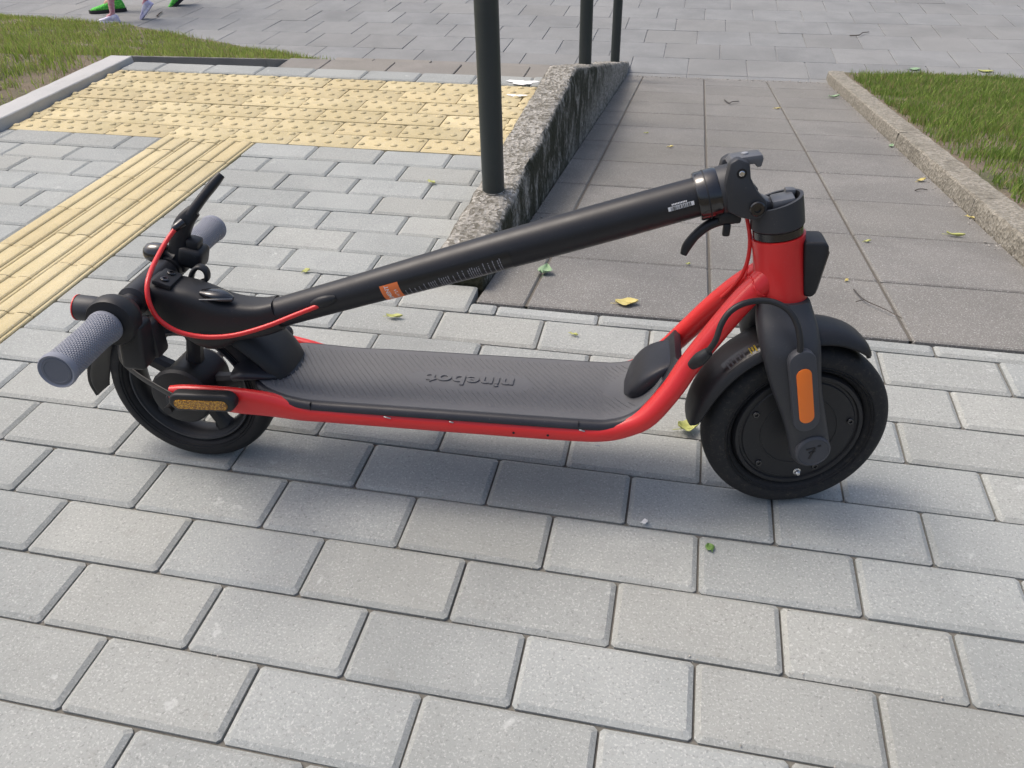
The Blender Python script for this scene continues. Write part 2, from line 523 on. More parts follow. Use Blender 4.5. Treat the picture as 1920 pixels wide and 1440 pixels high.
# ramp slabs
ang = -math.atan(RS)
ramp = sheet('ramp', [[(.652, .545, -.005), (1.812, .545, -.005), (1.812, 4.22, zr(4.22) - .005), (.652, 4.22, zr(4.22) - .005)]], M['sand2'])
tag(ramp, 'worn concrete slab ramp sloping down from the pavement to the plaza', 'ramp', kind='structure')
ys = [.538]
while ys[-1] < 4.2: ys.append(min(4.22, ys[-1] + (.305 if len(ys) == 1 else .339)))
for a, b in zip(ys[:-1], ys[1:]):
    if b - a < .05: continue
    for x0, x1 in ((.653, .752), (.756, 1.108), (1.112, 1.464), (1.468, 1.809)):
        sh = random.uniform(-.0015, .0015) if a > .6 else 0
        me = paver_mesh('slab', x1 - x0 - .002, (b - a) / math.cos(ang) - .0075, .05, .003, .003, .003, M['slab'])
        put('slab', me, (x0 + x1) / 2, (a + b) / 2 + sh, zr((a + b) / 2), ramp, 0, .45, ang)

# stairs down to the plaza
E0 = [2.0, 2.54, 3.24, 3.83]
V, F = [], []
for kx in range(3):
    z = -.15 * (kx + 1) - .045
    V, F = join((V, F), rbox((-.25, (E0[kx] + E0[kx + 1]) / 2, z - .3), (1.578, E0[kx + 1] - E0[kx], .6), 0))
V, F = join((V, F), rbox((-.25, 1.955, -.355), (1.578, .085, .6), 0))
stairs = obj('stairs', V, F, M['tread'], None, None)
tag(stairs, 'shallow concrete stairs descending beyond the yellow dome paving', 'stairs', kind='structure')
for kx in range(3):
    a, b = E0[kx], E0[kx + 1] + .012
    x = -1.04; first = True
    rows = [(a + .012, (a + b) / 2), ((a + b) / 2, b)]
    for r0, r1 in rows:
        x = -1.038 - random.uniform(0, .2)
        while x < .53:
            x1 = min(x + .352, .536); xa = max(x, -1.036)
            if x1 - xa > .03:
                me = paver_mesh('stair_slab', round(x1 - xa, 2) - .004, r1 - r0 - .004, .045, .003, .003, .003, M['tread'])
                put('stair_slab', me, (x1 + xa) / 2, (r0 + r1) / 2, -.15 * (kx + 1), stairs, 0, .6)
            x += .352

# plaza
plaza = sheet('plaza', [rect(-40, 40, 3.8, 60, -.606)], M['far'])
tag(plaza, 'grey slab plaza at the foot of the ramp and stairs', 'plaza', kind='structure')
me = paver_mesh('plaza_slab', .3485, .3485, .05, .0025, .002, .003, M['plaza'])
cnt = 0
for r in range(7):
    y = 4.46 + r * .3525
    off = .655 + (.172 if r % 2 else 0) + (.02 * r)
    for i in range(-18, 10):
        x = off + .18 + i * .3525
        if x < -5.4 + .1 * r and r < 5: pass
        if cnt < 300 and -5.6 < x < 4.0:
            put('plaza_slab', me, x, y, -.600, plaza, 0, .8); cnt += 1
me2 = paver_mesh('plaza_slab', .3485, .30, .05, .0025, .002, .003, M['plaza'])
for i in range(-7, 5):
    if cnt < 300: put('plaza_slab', me2, .835 + i * .3525, 4.13, -.6015, plaza, 0, .8); cnt += 1

ground = sheet('ground', [rect(-250, 250, -250, 250, -.95)], M['soil'])
tag(ground, 'bare earth ground beneath the paved terraces', 'ground', kind='structure')

# ------------------------------------------------------------------ low wall, kerbs
def wall_loft(x0, x1, stations, nseg, rough, seed, base_z, ch=.012):
    """stations: (y, z_top). rough cast block with irregular faces"""
    rg = np.random.default_rng(seed)
    ys_ = np.array([s[0] for s in stations]); zs_ = np.array([s[1] for s in stations])
    Y = np.unique(np.concatenate([np.linspace(ys_[0], ys_[-1], nseg), ys_]))
    rings = []
    for y in Y:
        zt = np.interp(y, ys_, zs_); zb = base_z(y)
        w = x1 - x0
        pts = [(x0, zb), (x0, zt - .03), (x0 + ch * .33, zt - ch * .75), (x0 + ch, zt)] + \
              [(x0 + ch + (w - 2 * ch) * t, zt) for t in (.2, .4, .6, .8)] + \
              [(x1 - ch, zt), (x1 - ch * .33, zt - ch * .75)] + [(x1, zt - .03 - (zt - .03 - zb) * t) for t in (0, .2, .4, .6, .8, 1)]
        ring = []
        for i, (x, z) in enumerate(pts):
            f = rough * (1.3 if i in (2, 3, 8, 9) else .7)
            ring.append((x + rg.normal(0, f), y, z + rg.normal(0, f)))
        rings.append(ring)
    return loft(rings)
V, F = wall_loft(.545, .652, [(.602, .050), (2.0, .052), (4.42, -.575)], 120, .0016, 3, lambda y: min(zr(y), 0) - .12 if y < 2 else -.75)
wall = obj('ramp_wall', V, F, M['wall'], None, 60)
tag(wall, 'low weathered concrete wall with mossy face beside the ramp', 'wall')

def kerb_line(name, x0, x1, stations, cuts, mat, rough, seed, base, ch=.012):
    root = None
    ys_ = [s[0] for s in stations]; zs_ = [s[1] for s in stations]
    for i, (a, b) in enumerate(zip(cuts[:-1], cuts[1:])):
        st = [(a + .002, np.interp(a + .002, ys_, zs_))] + [s for s in stations if a + .01 < s[0] < b - .01] + [(b - .002, np.interp(b - .002, ys_, zs_))]
        V, F = wall_loft(x0, x1, st, max(4, int((b - a) * 28)), rough, seed + i, base, ch)
        if root is None:
            root = empty(name); root['kind'] = 'structure'
        o = obj('kerb_stone', V, F, M['tread'] if (a >= 2.0 and x0 < 0) else mat, root, 24)
    return root
kl = kerb_line('kerb', -1.135, -1.042, [(-.9, .028), (2.0, .034), (4.34, -.605)], [-.9, 0, 1.0, 2.0, 3.0, 4.34], M['kerb_grey'], .0003, 20, lambda y: -.75, .004)
tag(kl, 'smooth grey kerb between the yellow dome paving and the left lawn', 'kerb', kind='structure')
kr = kerb_line('kerb', 1.812, 1.905, [(-.9, .05), (.545, .05), (4.22, zr(4.22) + .048), (4.3, zr(4.22) + .045)], [-.9, .5, 1.45, 2.4, 3.35, 4.3], M['kerb_old'], .0007, 40, lambda y: zr(y) - .12, .007)
tag(kr, 'rough old concrete kerb between the ramp and the right lawn', 'kerb', kind='structure')

# railing
rail = empty('railing', (.596, .95, .05)); rail_off = np.array([.596, .95, .05])
tag(rail, 'dark green painted steel railing on round posts set in the low wall', 'railing')
fr_r = lambda v: v - rail_off
def ztop(y): return .052 if y < 2 else .052 - .259 * (y - 2.0)
for y in (.955, 2.62, 4.0):
    zb = ztop(y)
    V, F = disc_solid([(.026, zb - .06), (.026, zb + .88)], (.596, y, 0), (0, 0, 1), 28)
    p = obj('post', V, F, M['post'], rail, 40, fr_r)
    V, F = disc_solid([(.029, zb - .006), (.028, zb + .001), (.0262, zb + .002)], (.596, y, 0), (0, 0, 1), 28)
    obj('post_foot', V, F, M['wall'], p, 40, fr_r)
V, F = sweep([(.596, .62, .95), (.596, .955, .955), (.596, 1.9, .955), (.596, 2.1, .92), (.596, 2.62, .79), (.596, 4.0, .43), (.596, 4.3, .35)], .021, 14, 4, (1, 0, 0))
obj('handrail', V, F, M['post'], rail, 40, fr_r)

# ------------------------------------------------------------------ lawns
XE = [-7, -6, -4.56, -3.2, -2.32, -1.57, -1.13, 0]
YE = [5.45, 5.4, 5.2, 4.98, 4.62, 4.33, 4.2, 4.1]
def zleft(x, y):
    ye = np.interp(x, XE, YE)
    t = np.clip((y - 2.0) / (ye - 2.0), 0, 1)
    return .022 + (-.612) * t + .012 * vnoise(x, y, 4.2, 1) * (1 - .6 * t) - .004 * np.exp(-((x + 1.135) / .1) ** 2)
def zright(x, y):
    yy = np.clip(y, .545, 4.22)
    return -RS * (yy - .545) + .040 + .014 * vnoise(x, y, 3.6, 2) * np.clip((x - 1.9) * 5, 0, 1) + .05 * np.clip(x - 2.2, 0, 3) * np.clip((4.2 - y) / 3, 0, 1)
def terrain(name, xs, yfun, zf, n):
    V, F = [], []
    for x in xs:
        y0, y1 = yfun(x)
        for t in np.linspace(0, 1, n):
            y = y0 + (y1 - y0) * t
            V.append((x, y, float(zf(x, y))))
    m = len(xs)
    for i in range(m - 1):
        for j in range(n - 1):
            F.append((i * n + j, (i + 1) * n + j, (i + 1) * n + j + 1, i * n + j + 1))
    return obj(name, V, F, M['soil'], None, 180)
lawn_l = terrain('lawn', np.linspace(-7, -1.13, 110), lambda x: (-1.0, np.interp(x, XE, YE) + .02), zleft, 110)
tag(lawn_l, 'patchy lawn with bare soil sloping down left of the yellow paving', 'lawn', kind='structure')
lawn_r = terrain('lawn', np.linspace(1.9, 6, 90), lambda x: (-1.0, 4.30), zright, 110)
tag(lawn_r, 'lawn beside the ramp behind the rough old kerb', 'lawn', kind='structure')

def grass(name, x, y, z, hgt, label, straw, seed, light):
    rg = np.random.default_rng(seed)
    n = len(x); h = hgt * rg.uniform(.45, 1.25, n); a = rg.uniform(0, 2 * np.pi, n)
    w = rg.uniform(.0011, .0024, n); ln = h * rg.uniform(.1, .75, n); b = rg.uniform(0, 2 * np.pi, n)
    dx, dy = np.cos(a) * w, np.sin(a) * w; lx, ly = np.cos(b) * ln, np.sin(b) * ln
    V = np.empty((n, 5, 3))
    V[:, 0] = np.stack([x - dx, y - dy, z - .004], -1); V[:, 1] = np.stack([x + dx, y + dy, z - .004], -1)
    V[:, 2] = np.stack([x + dx * .8 + lx * .35, y + dy * .8 + ly * .35, z + h * .6], -1)
    V[:, 3] = np.stack([x - dx * .8 + lx * .35, y - dy * .8 + ly * .35, z + h * .6], -1)
    V[:, 4] = np.stack([x + lx, y + ly, z + h], -1)
    me = bpy.data.meshes.new(name)
    me.vertices.add(n * 5); me.vertices.foreach_set('co', V.ravel())
    base = (np.arange(n) * 5)[:, None]
    quads = base + np.array([0, 1, 2, 3]); tris = base + np.array([3, 2, 4])
    me.loops.add(n * 7); me.loops.foreach_set('vertex_index', np.concatenate([quads, tris], 1).ravel())
    me.polygons.add(n * 2)
    st = (np.arange(n) * 7)[:, None] + np.array([0, 4]); me.polygons.foreach_set('loop_start', st.ravel())
    me.update(calc_edges=True)
    t = rg.random(n)[:, None]; c = (1 - t) * np.array(light[0]) + t * np.array(light[1])
    s = rg.random(n) < straw; c[s] = np.array([.34, .29, .14]) * rg.uniform(.7, 1.15, (s.sum(), 1))
    c = np.concatenate([c, np.ones((n, 1))], 1)
    at = me.attributes.new('Col', 'FLOAT_COLOR', 'POINT'); at.data.foreach_set('color', np.repeat(c, 5, 0).astype(np.float32).ravel())
    me.materials.append(M['grass'])
    o = link(bpy.data.objects.new(name, me)); tag(o, label, 'grass', kind='stuff'); return o
n = 190000
x = rng.uniform(-6.2, -1.15, n); y = rng.uniform(.8, 1, n) * 0 + rng.uniform(.9, 5.4, n)
ye = np.interp(x, XE, YE)
dens = np.clip(.30 + .55 * vnoise(x, y, 4.4, 5) + .50 * vnoise(x, y, 11, 9) + .14 * np.clip((y - 2.4) / 1.0, -1, 1) - .35 * np.exp(-((x + 1.2) / .25) ** 2) * (y < 2.1), .06, 1)
keep = (y < ye - .01) & (rng.random(n) < dens) & ((x > -5.0) | (rng.random(n) < .3))
x, y = x[keep], y[keep]
n2 = 42000
x2 = rng.uniform(-2.9, -1.15, n2); y2 = rng.uniform(.95, 2.5, n2)
k2 = rng.random(n2) < np.clip(.16 + .6 * vnoise(x2, y2, 6, 3) + .55 * vnoise(x2, y2, 15, 2), .05, 1)
x = np.concatenate([x, x2[k2]]); y = np.concatenate([y, y2[k2]])
grass('grass', x, y, zleft(x, y), .046 * np.clip(.75 + .3 * vnoise(x, y, 3, 4), .4, 1.3), 'green and straw grass tufts on the left lawn', .22, 11, ((.16, .24, .04), (.42, .50, .13)))
n = 110000
x = rng.uniform(1.93, 5.0, n) ; x = 1.92 + (x - 1.93) * rng.uniform(.25, 1, n); y = rng.uniform(.7, 4.27, n)
dens = np.clip(.48 + .45 * vnoise(x, y, 3.1, 6) + .42 * vnoise(x, y, 11, 3) - .45 * np.exp(-((x - 1.92) / .06) ** 2) + .35 * np.clip((y - 2.6) / 1.0, -1.2, 1), .03, 1)
keep = rng.random(n) < dens
x, y = x[keep], y[keep]
n2 = 38000
x2 = rng.uniform(1.915, 2.9, n2); y2 = rng.uniform(.9, 3.6, n2)
k2 = rng.random(n2) < np.clip(.36 + .6 * vnoise(x2, y2, 6, 4) + .55 * vnoise(x2, y2, 15, 7), .05, 1)
x = np.concatenate([x, x2[k2]]); y = np.concatenate([y, y2[k2]])
grass('grass', x, y, zright(x, y), .044 * np.clip(.8 + .25 * vnoise(x, y, 3, 8), .4, 1.3), 'green grass on the lawn right of the ramp', .20, 12, ((.11, .20, .035), (.30, .39, .09)))

# ------------------------------------------------------------------ electric scooter
SC = empty('electric_scooter', (.3535, .037, 0), (R(-6), 0, R(3.95)))
tag(SC, 'red and black folded electric kick scooter standing on grey pavers', 'scooter')
# order: lean about own length, then heading
SC.rotation_mode = 'XYZ'
WB, RW = .8565, .124
def turn(ox, a):
    c, s = math.cos(a), math.sin(a)
    def f(v):
        w = v.copy(); x = v[:, 0] - ox
        w[:, 0] = ox + c * x - s * v[:, 1]; w[:, 1] = s * x + c * v[:, 1]
        return w
    return f
FK = turn(WB, R(11))      # steered fork
ST = turn(.72, R(4.6))    # folded stem swings with the steering play

def part(name, VF, mat, parent=None, smooth=40, frame=None):
    return obj(name, VF[0], VF[1], M[mat], parent or SC, smooth, frame)

def tyre_profile(Rr, rin, hw, n=26, power=2.4):
    pr = []
    for i in range(n):
        a = -.5 * math.pi - 1.1 + (math.pi + 2.2) * i / (n - 1)
        a = math.pi * 2 * i / n
        ca, sa = math.cos(a), math.sin(a)
        ca = math.copysign(abs(ca) ** (2 / power), ca); sa = math.copysign(abs(sa) ** (2 / power), sa)
        rc = (Rr + rin) / 2; hr = (Rr - rin) / 2
        pr.append((rc + hr * ca, hw * sa))
    return pr
def tyre(center, rin, mat, parent, frame=None):
    prof = tyre_profile(RW, rin, .026)
    t = part('tyre', revolve(prof, center, (0, 1, 0), 84), mat, parent, 50, frame)
    # moulded line rings on the sidewalls and tread sipes
    V, F = [], []
    for s in (-1, 1):
        for rr, off in ((rin + .0085, .0255), (rin + .0125, .0262)):
            pr = [(rr - .0009, s * (off - .0012)), (rr, s * (off + .0006)), (rr + .0009, s * (off - .0012))]
            V, F = join((V, F), revolve(pr, center, (0, 1, 0), 72))
    part('sidewall_line', (V, F), mat, t, 60, frame)
    return t

# front hub-motor wheel
FC = (WB, 0, RW)
hubp = [(.010, -.0215), (.074, -.0215), (.0755, -.0195), (.0785, -.0195), (.080, -.0225), (.0845, -.0225), (.087, -.019), (.0885, -.012),
        (.0885, .012), (.087, .019), (.0845, .0225), (.080, .0225), (.0785, .0195), (.0755, .0195), (.074, .0215), (.010, .0215)]
fwheel = part('front_wheel', disc_solid(hubp, FC, (0, 1, 0), 72), 'black', None, 30, FK)
tyre(FC, .086, 'tyre', fwheel, FK)
part('motor_ridge', revolve([(.050, -.0212), (.0505, -.0222), (.0515, -.0222), (.052, -.0212)], FC, (0, 1, 0), 64), 'black', fwheel, 40, FK)
for a in (11, 83, 155, 227, 299):
    c = (WB + .068 * math.cos(R(a)), -.0212, RW + .068 * math.sin(R(a)))
    part('bolt', disc_solid([(.0046, 0), (.0046, -.0022), (.0040, -.003), (.0024, -.003), (.0022, -.0012)], c, (0, 1, 0), 18), 'gloss', fwheel, 35, FK)
c = (WB + .068 * math.cos(R(278)), -.021, RW + .068 * math.sin(R(278)))
part('valve_cap', disc_solid([(.0052, 0), (.0052, -.0015), (.0036, -.002), (.0036, -.0060), (.0022, -.0078)], c, (0, 1, 0), 16), 'steel', fwheel, 35, FK)

# rear wheel with cast spokes and brake drum
RC = (0, 0, RW)
rimp = [(.0935, -.0155), (.0935, .0155), (.088, .019), (.083, .015), (.079, .006), (.079, -.006), (.083, -.015), (.088, -.019)]
rwheel = part('rear_wheel', revolve(rimp, RC, (0, 1, 0), 72), 'black', None, 35)
tyre(RC, .0905, 'tyre_clean', rwheel)
part('rim_lip', revolve([(.0865, -.0185), (.088, -.0212), (.0905, -.0212), (.0915, -.0185)], RC, (0, 1, 0), 72), 'dark', rwheel, 40)
for i in range(5):
    a = R(150 + 72 * i); d = np.array([math.cos(a), 0, math.sin(a)]); e = np.array([-math.sin(a), 0, math.cos(a)])
    rings = []
    for r_, hw, hy in ((.025, .013, .012), (.050, .0105, .011), (.070, .0105, .010), (.082, .016, .011)):
        c = np.array(RC) + d * r_
        rings.append([c + e * hw * u + np.array([0, hy * v, 0]) for u, v in ((-1, -.5), (-.5, -1), (.5, -1), (1, -.5), (1, .5), (.5, 1), (-.5, 1), (-1, .5))])
    part('spoke', loft(rings), 'black', rwheel, 40)
part('brake_drum', disc_solid([(.012, -.050), (.030, -.0495), (.041, -.047), (.0445, -.043), (.0445, -.034), (.040, -.030), (.040, .030), (.034, .040), (.012, .042)], RC, (0, 1, 0), 48), 'black', rwheel, 30)
part('axle_boss', disc_solid([(.0065, -.060), (.014, -.060), (.016, -.056), (.016, -.048)], RC, (0, 1, 0), 32), 'dark', rwheel, 30)
part('axle', disc_solid([(.006, -.082), (.006, .082)], RC, (0, 1, 0), 16), 'black', rwheel, 40)

# frame: two side rails bent up to the head tube
def rail_path(s):
    P = [(.014, s * .084, .157), (.040, s * .083, .155), (.100, s * .081, .1495), (.150, s * .0765, .1435), (.195, s * .0750, .1360), (.240, s * .0742, .1345),
         (.42, s * .0742, .1335), (.560, s * .0742, .134), (.606, s * .0742, .1375), (.636, s * .072, .147), (.660, s * .070, .163), (.686, s * .0585, .196),
         (.7065, s * .046, .229), (.734, s * .035, .2705), (.762, s * .0225, .308), (.790, s * .010, .337)]
    Q = [(.0075, .010), (.0085, .0145), (.0090, .0195), (.0095, .0185), (.0105, .0145), (.0115, .0128), (.0115, .0128), (.012, .0130), (.0125, .0132), (.013, .0135),
         (.0135, .0138), (.0138, .0138), (.0138, .014), (.014, .0142), (.0145, .0145), (.015, .0155)]
    return sweep(P, Q, 20, 6, (0, 1, 0), 2.35)
frame_ = part('frame', rail_path(-1), 'red', None, 50)
frame_['label'] = 'red painted side rail nearest the camera'
part('frame', rail_path(1), 'red', None, 50)['label'] = 'red painted side rail on the far side'
ax = Vector((-.2, 0, 1)).normalized()
def hp(z): return (.8125 - .2 * (z - .300), 0, z)        # point on the steering axis
hb = hp(.298)
head = part('head_tube', disc_solid([(.024, -.004), (.0305, -.003), (.0316, .001), (.0312, .012), (.0305, .045), (.0303, .075), (.0312, .088), (.0314, .0905), (.024, .091)], hb, tuple(ax), 56), 'red', None, 30)
# weld beads where the rails meet the head tube
for s in (-1, 1):
    ring = []
    c0 = np.array([.777, s * .0155, .3235]); d = np.array([.67, -s * .28, .70]); d /= np.linalg.norm(d)
    u = np.cross(d, (0, 1, 0)); u /= np.linalg.norm(u); w = np.cross(d, u)
    pts = [c0 + (u * math.cos(t) * .0152 + w * math.sin(t) * .0152) + d * (.004 * math.cos(2 * t)) for t in np.linspace(0, 2 * math.pi, 29)]
    part('weld_bead', sweep(pts, [.0016 + .0005 * math.sin(9 * i) for i in range(29)], 8, 2, (.3, .9, .2)), 'red', head, 60)
part('drain_hole', disc_solid([(.0017, 0), (.0017, -.0012)], (.533, -.0854, .1325), (0, 1, 0), 12), 'ink_black', frame_, 40)
part('drain_hole', disc_solid([(.0017, 0), (.0017, -.0012)], (.488, -.0854, .1325), (0, 1, 0), 12), 'ink_black', frame_, 40)
for xx, zz, ll in ((.318, .1475, .010), (.405, .1475, .006), (.577, .149, .008), (.598, .1275, .007)):
    part('scuff', rbox((xx, -.0850, zz - .006), (ll, .0014, .0018), .0005, 1, Matrix.Rotation(.2, 3, 'Y')), 'shell', frame_, 40)

# deck body and rubber mat
deck_st = [(.114, .1640, .030), (.124, .1645, .056), (.147, .1625, .0735), (.176, .1575, .0815), (.205, .1545, .0845), (.235, .1535, .0845), (.30, .154, .0852), (.45, .154, .0852), (.585, .154, .0850),
           (.612, .1555, .0835), (.632, .161, .0805), (.650, .172, .0750), (.664, .187, .0685), (.675, .205, .0600), (.683, .220, .0510), (.689, .233, .043)]
def deck_loft(st, inset, top, thick, edge, nsub=4, pts_top=9):
    A = catmull([(x, z, w) for x, z, w in st], nsub)
    C = A[:, :2]; W = A[:, 2]
    T = np.gradient(C, axis=0); T /= np.linalg.norm(T, axis=1)[:, None]
    rings = []
    for c, t, w in zip(C, T, W):
        nrm = np.array([-t[1], t[0]])
        w = max(.004, w - inset)
        ring = []
        prof = [(-w, -thick), (-w, -edge), (-w + edge * .45, -edge * .3), (-w + edge, 0)] + \
               [(-w + edge + (2 * w - 2 * edge) * i / (pts_top + 1), 0) for i in range(1, pts_top + 1)] + \
               [(w - edge, 0), (w - edge * .45, -edge * .3), (w, -edge), (w, -thick)]
        for yy, d in prof:
            p = c + nrm * (top + d)
            ring.append((p[0], yy, p[1]))
        rings.append(ring)
    return loft(rings)
deck = part('deck', deck_loft(deck_st, 0, 0, .0095, .0065), 'trim', None, 35)
mat_st = [s for s in deck_st[1:14]]
rubber = part('deck_mat', deck_loft(mat_st, .0095, .0016, .004, .0014), 'mat', deck, 35)
part('battery_case', prism([(.20, .142), (.60, .142), (.59, .121), (.215, .121)], -.060, .060, .006), 'black', deck, 40)
for xx in (.212, .572):
    part('trim_seam', rbox((xx, -.0820, .1490), (.0008, .0060, .011), .0002, 1), 'ink_black', deck, 40)
# diagonal ribs moulded in the mat
A = catmull([(x, z, w) for x, z, w in mat_st], 8)
Tn = np.gradient(A[:, :2], axis=0); Tn /= np.linalg.norm(Tn, axis=1)[:, None]
sarc = np.concatenate([[0], np.cumsum(np.linalg.norm(np.diff(A[:, :2], axis=0), axis=1))])
def on_mat(s, y, h):
    x = np.interp(s, sarc, A[:, 0]); z = np.interp(s, sarc, A[:, 1])
    tx, tz = np.interp(s, sarc, Tn[:, 0]), np.interp(s, sarc, Tn[:, 1])
    return np.array([x - tz * h, y, z + tx * h])
S1 = sarc[-1]
rv, rf = [], []
s0 = -.10
LOGO = (.292, .0)
while s0 < S1 + .10:
    run = []
    def flush(run):
        global rv, rf
        if len(run) < 4: return
        rings = []
        for i, (s, y) in enumerate(run):
            e = .35 if i in (0, len(run) - 1) else 1
            d = .0013 * e
            rings.append([on_mat(s - d * 1.5, y, .0012), on_mat(s - d * .7, y, .0012 + .0016 * e), on_mat(s + d * .7, y, .0012 + .0016 * e), on_mat(s + d * 1.5, y, .0012)])
        rv, rf = join((rv, rf), loft(rings))
    for yy in np.linspace(.075, -.075, 31):
        s = s0 + .72 * (-yy)
        if s > S1 * .80: s = S1 * .80 + (s - S1 * .80) * .9
        w = np.interp(s, sarc, A[:, 2]) - .0165
        inside = .012 < s < S1 - .045 and abs(yy) < w and ((s - LOGO[0]) / .088) ** 2 + ((yy - LOGO[1]) / .0235) ** 2 > 1
        if s > S1 - .10 and abs(yy) < .05 * (s - (S1 - .10)) / .05: inside = False
        if inside: run.append((s, yy))
        else: flush(run); run = []
    flush(run)
    s0 += .0088
o = part('mat_ribs', (rv, rf), 'mat', deck, 60); o['kind'] = 'stuff'

def text_mesh(name, body, size, depth, mat, parent, place, bevel=0.0, align='CENTER'):
    cu = bpy.data.curves.new(name, 'FONT'); cu.body = body; cu.size = size; cu.extrude = depth; cu.align_x = align; cu.align_y = 'CENTER'
    cu.bevel_depth = bevel; cu.resolution_u = 3; cu.offset = size * .012
    t = bpy.data.objects.new(name, cu); link(t)
    bpy.context.view_layer.update()
    me = bpy.data.meshes.new_from_object(t.evaluated_get(bpy.context.evaluated_depsgraph_get()))
    bpy.data.objects.remove(t); me.name = name
    co = np.empty(len(me.vertices) * 3); me.vertices.foreach_get('co', co); co = place(co.reshape(-1, 3))
    me.vertices.foreach_set('co', co.ravel()); me.update()
    me.materials.clear(); me.materials.append(M[mat])
    return link(bpy.data.objects.new(name, me), parent)
lx = on_mat(LOGO[0], 0, .0016)
text_mesh('lettering', 'ninebot', .036, .0009, 'mat', rubber, lambda v: np.stack([lx[0] - v[:, 0] * 1.12, lx[1] - v[:, 1], lx[2] + .0006 + v[:, 2]], -1), .0004)

# kick pad between the rails at the front of the deck
PP = [(.630, 0, .1610), (.637, 0, .1685), (.645, 0, .1800), (.657, 0, .1945), (.672, 0, .2050), (.688, 0, .2120), (.700, 0, .2140)]
PQ = [(.020, .003), (.036, .0070), (.043, .0100), (.0445, .0115), (.0425, .0115), (.037, .0105), (.030, .007)]
pad = part('kick_pad', sweep(PP, PQ, 32, 5, (0, 1, 0), 4.5), 'trim', None, 45)
tt = np.array([.52, 0, .27]); tt /= np.linalg.norm(tt)
pts = [np.array([.6585, -.006, .2078]) + np.array([.0085 * math.cos(t) * .8, .0085 * math.sin(t), .0085 * math.cos(t) * .58]) for t in np.linspace(.5, 5.9, 22)]
part('pad_emblem', sweep(pts, .0008, 8, 2, (.3, .2, .9)), 'shell', pad, 60)
pts = [np.array([.6585, -.006, .2082]) + np.array([.004 * math.cos(t), .0045 * math.sin(2 * t), .0018 * math.cos(t)]) for t in np.linspace(-1.2, 1.2, 12)]
part('pad_emblem', sweep(pts, .0007, 8, 2, (.3, .2, .9)), 'shell', pad, 60)

# rear mudguard
def arc_guard(center, stations, lip, n=11, thick=.0028):
    """stations: (angle deg, radius, half width, skirt drop)"""
    A = catmull(stations, 4); rings = []
    for a, r_, hw, dr in A:
        d = np.array([math.cos(R(a)), 0, math.sin(R(a))])
        outer, inner = [], []
        for i in range(n):
            u = -1 + 2 * i / (n - 1)
            y = hw * math.sin(u * math.pi / 2 * .98)
            dd = dr * (abs(u) ** 2.6)
            outer.append(np.array(center) + d * (r_ - dd) + np.array([0, y, 0]))
            inner.append(np.array(center) + d * (r_ - dd - thick) + np.array([0, y * (1 - thick / hw * .8), 0]))
        rings.append(outer + inner[::-1])
    return loft(rings)
rg_ = part('rear_mudguard', arc_guard(RC, [(14, .170, .045, .016), (22, .168, .047, .020), (34, .162, .047, .024), (48, .155, .045, .024), (62, .150, .043, .022), (80, .1465, .042, .020), (105, .146, .040, .017), (130, .146, .039, .015), (150, .147, .0375, .012), (166, .150, .034, .006), (178, .154, .029, .002), (190, .160, .017, .001)], 0), 'black', None, 45)
part('mudguard_base', sweep([(.090, 0, .166), (.108, 0, .1720), (.126, 0, .1720), (.144, 0, .1680), (.158, 0, .1625), (.168, 0, .1590)], [(.056, .010), (.060, .012), (.058, .0105), (.050, .008), (.036, .0045), (.014, .0015)], 28, 5, (0, 1, 0), 2.6), 'trim', rg_, 60)
for s in (-1, 1):
    st = [(-.080, s * .034, .199), (-.074, s * .046, .190), (-.064, s * .056, .180), (-.036, s * .070, .170), (0, s * .085, .162), (.026, s * .095, .157)]
    part('mudguard_stay', sweep(st, [(.0016, .0058)] * 6, 10, 5, (0, 1, .25), 3), 'black', rg_, 50)

# rear side reflectors
for s in (-1, 1):
    cap = []
    def capsule(x0, z0, x1, z1, r_, n=10):
        a = math.atan2(z1 - z0, x1 - x0); P = []
        for i in range(n + 1):
            t = a - math.pi / 2 + math.pi * i / n; P.append((x1 + r_ * math.cos(t), z1 + r_ * math.sin(t)))
        for i in range(n + 1):
            t = a + math.pi / 2 + math.pi * i / n; P.append((x0 + r_ * math.cos(t), z0 + r_ * math.sin(t)))
        return P
    ya, yb = (-.108, -.090) if s < 0 else (.090, .108)
    hs = part('reflector_housing', prism(capsule(.036, .1565, .1035, .1590, .0132), ya, yb, .004, 3), 'black', None, 40)
    y2 = (-.1092, -.1060) if s < 0 else (.1060, .1092)
    part('reflector', prism(capsule(.038, .1545, .1000, .1568, .0072), *y2, .0008, 1), 'amber', hs, 40)

# fork
def fork_leg(s):
    st = [(.312, .8085, .0315, s * .008, .020), (.300, .810, .034, s * .014, .023), (.284, .8115, .0365, s * .026, .0265), (.266, .8130, .0365, s * .040, .0235), (.245, .8165, .0345, s * .050, .0175),
          (.215, .8245, .0315, s * .0545, .014), (.180, .838, .0285, s * .056, .0125), (.150, .849, .0268, s * .057, .012), (.128, .8555, .0262, s * .057, .0122), (.112, .8568, .0225, s * .057, .012), (.102, .857, .0140, s * .057, .0105), (.0985, .857, .005, s * .057, .008)]
    A = catmull(st, 4); rings = []
    for z, xc, hx, yc, hy in A:
        ring = []
        for k_ in range(24):
            a = 2 * math.pi * k_ / 24; ca, sa = math.cos(a), math.sin(a); pw = 2 / 2.6
            ring.append((xc + hx * math.copysign(abs(ca) ** pw, ca), yc + hy * math.copysign(abs(sa) ** pw, sa), z))
        rings.append(ring)
    return loft(rings)
fork = part('fork', join(fork_leg(-1), fork_leg(1)), 'dark', None, 50, FK)
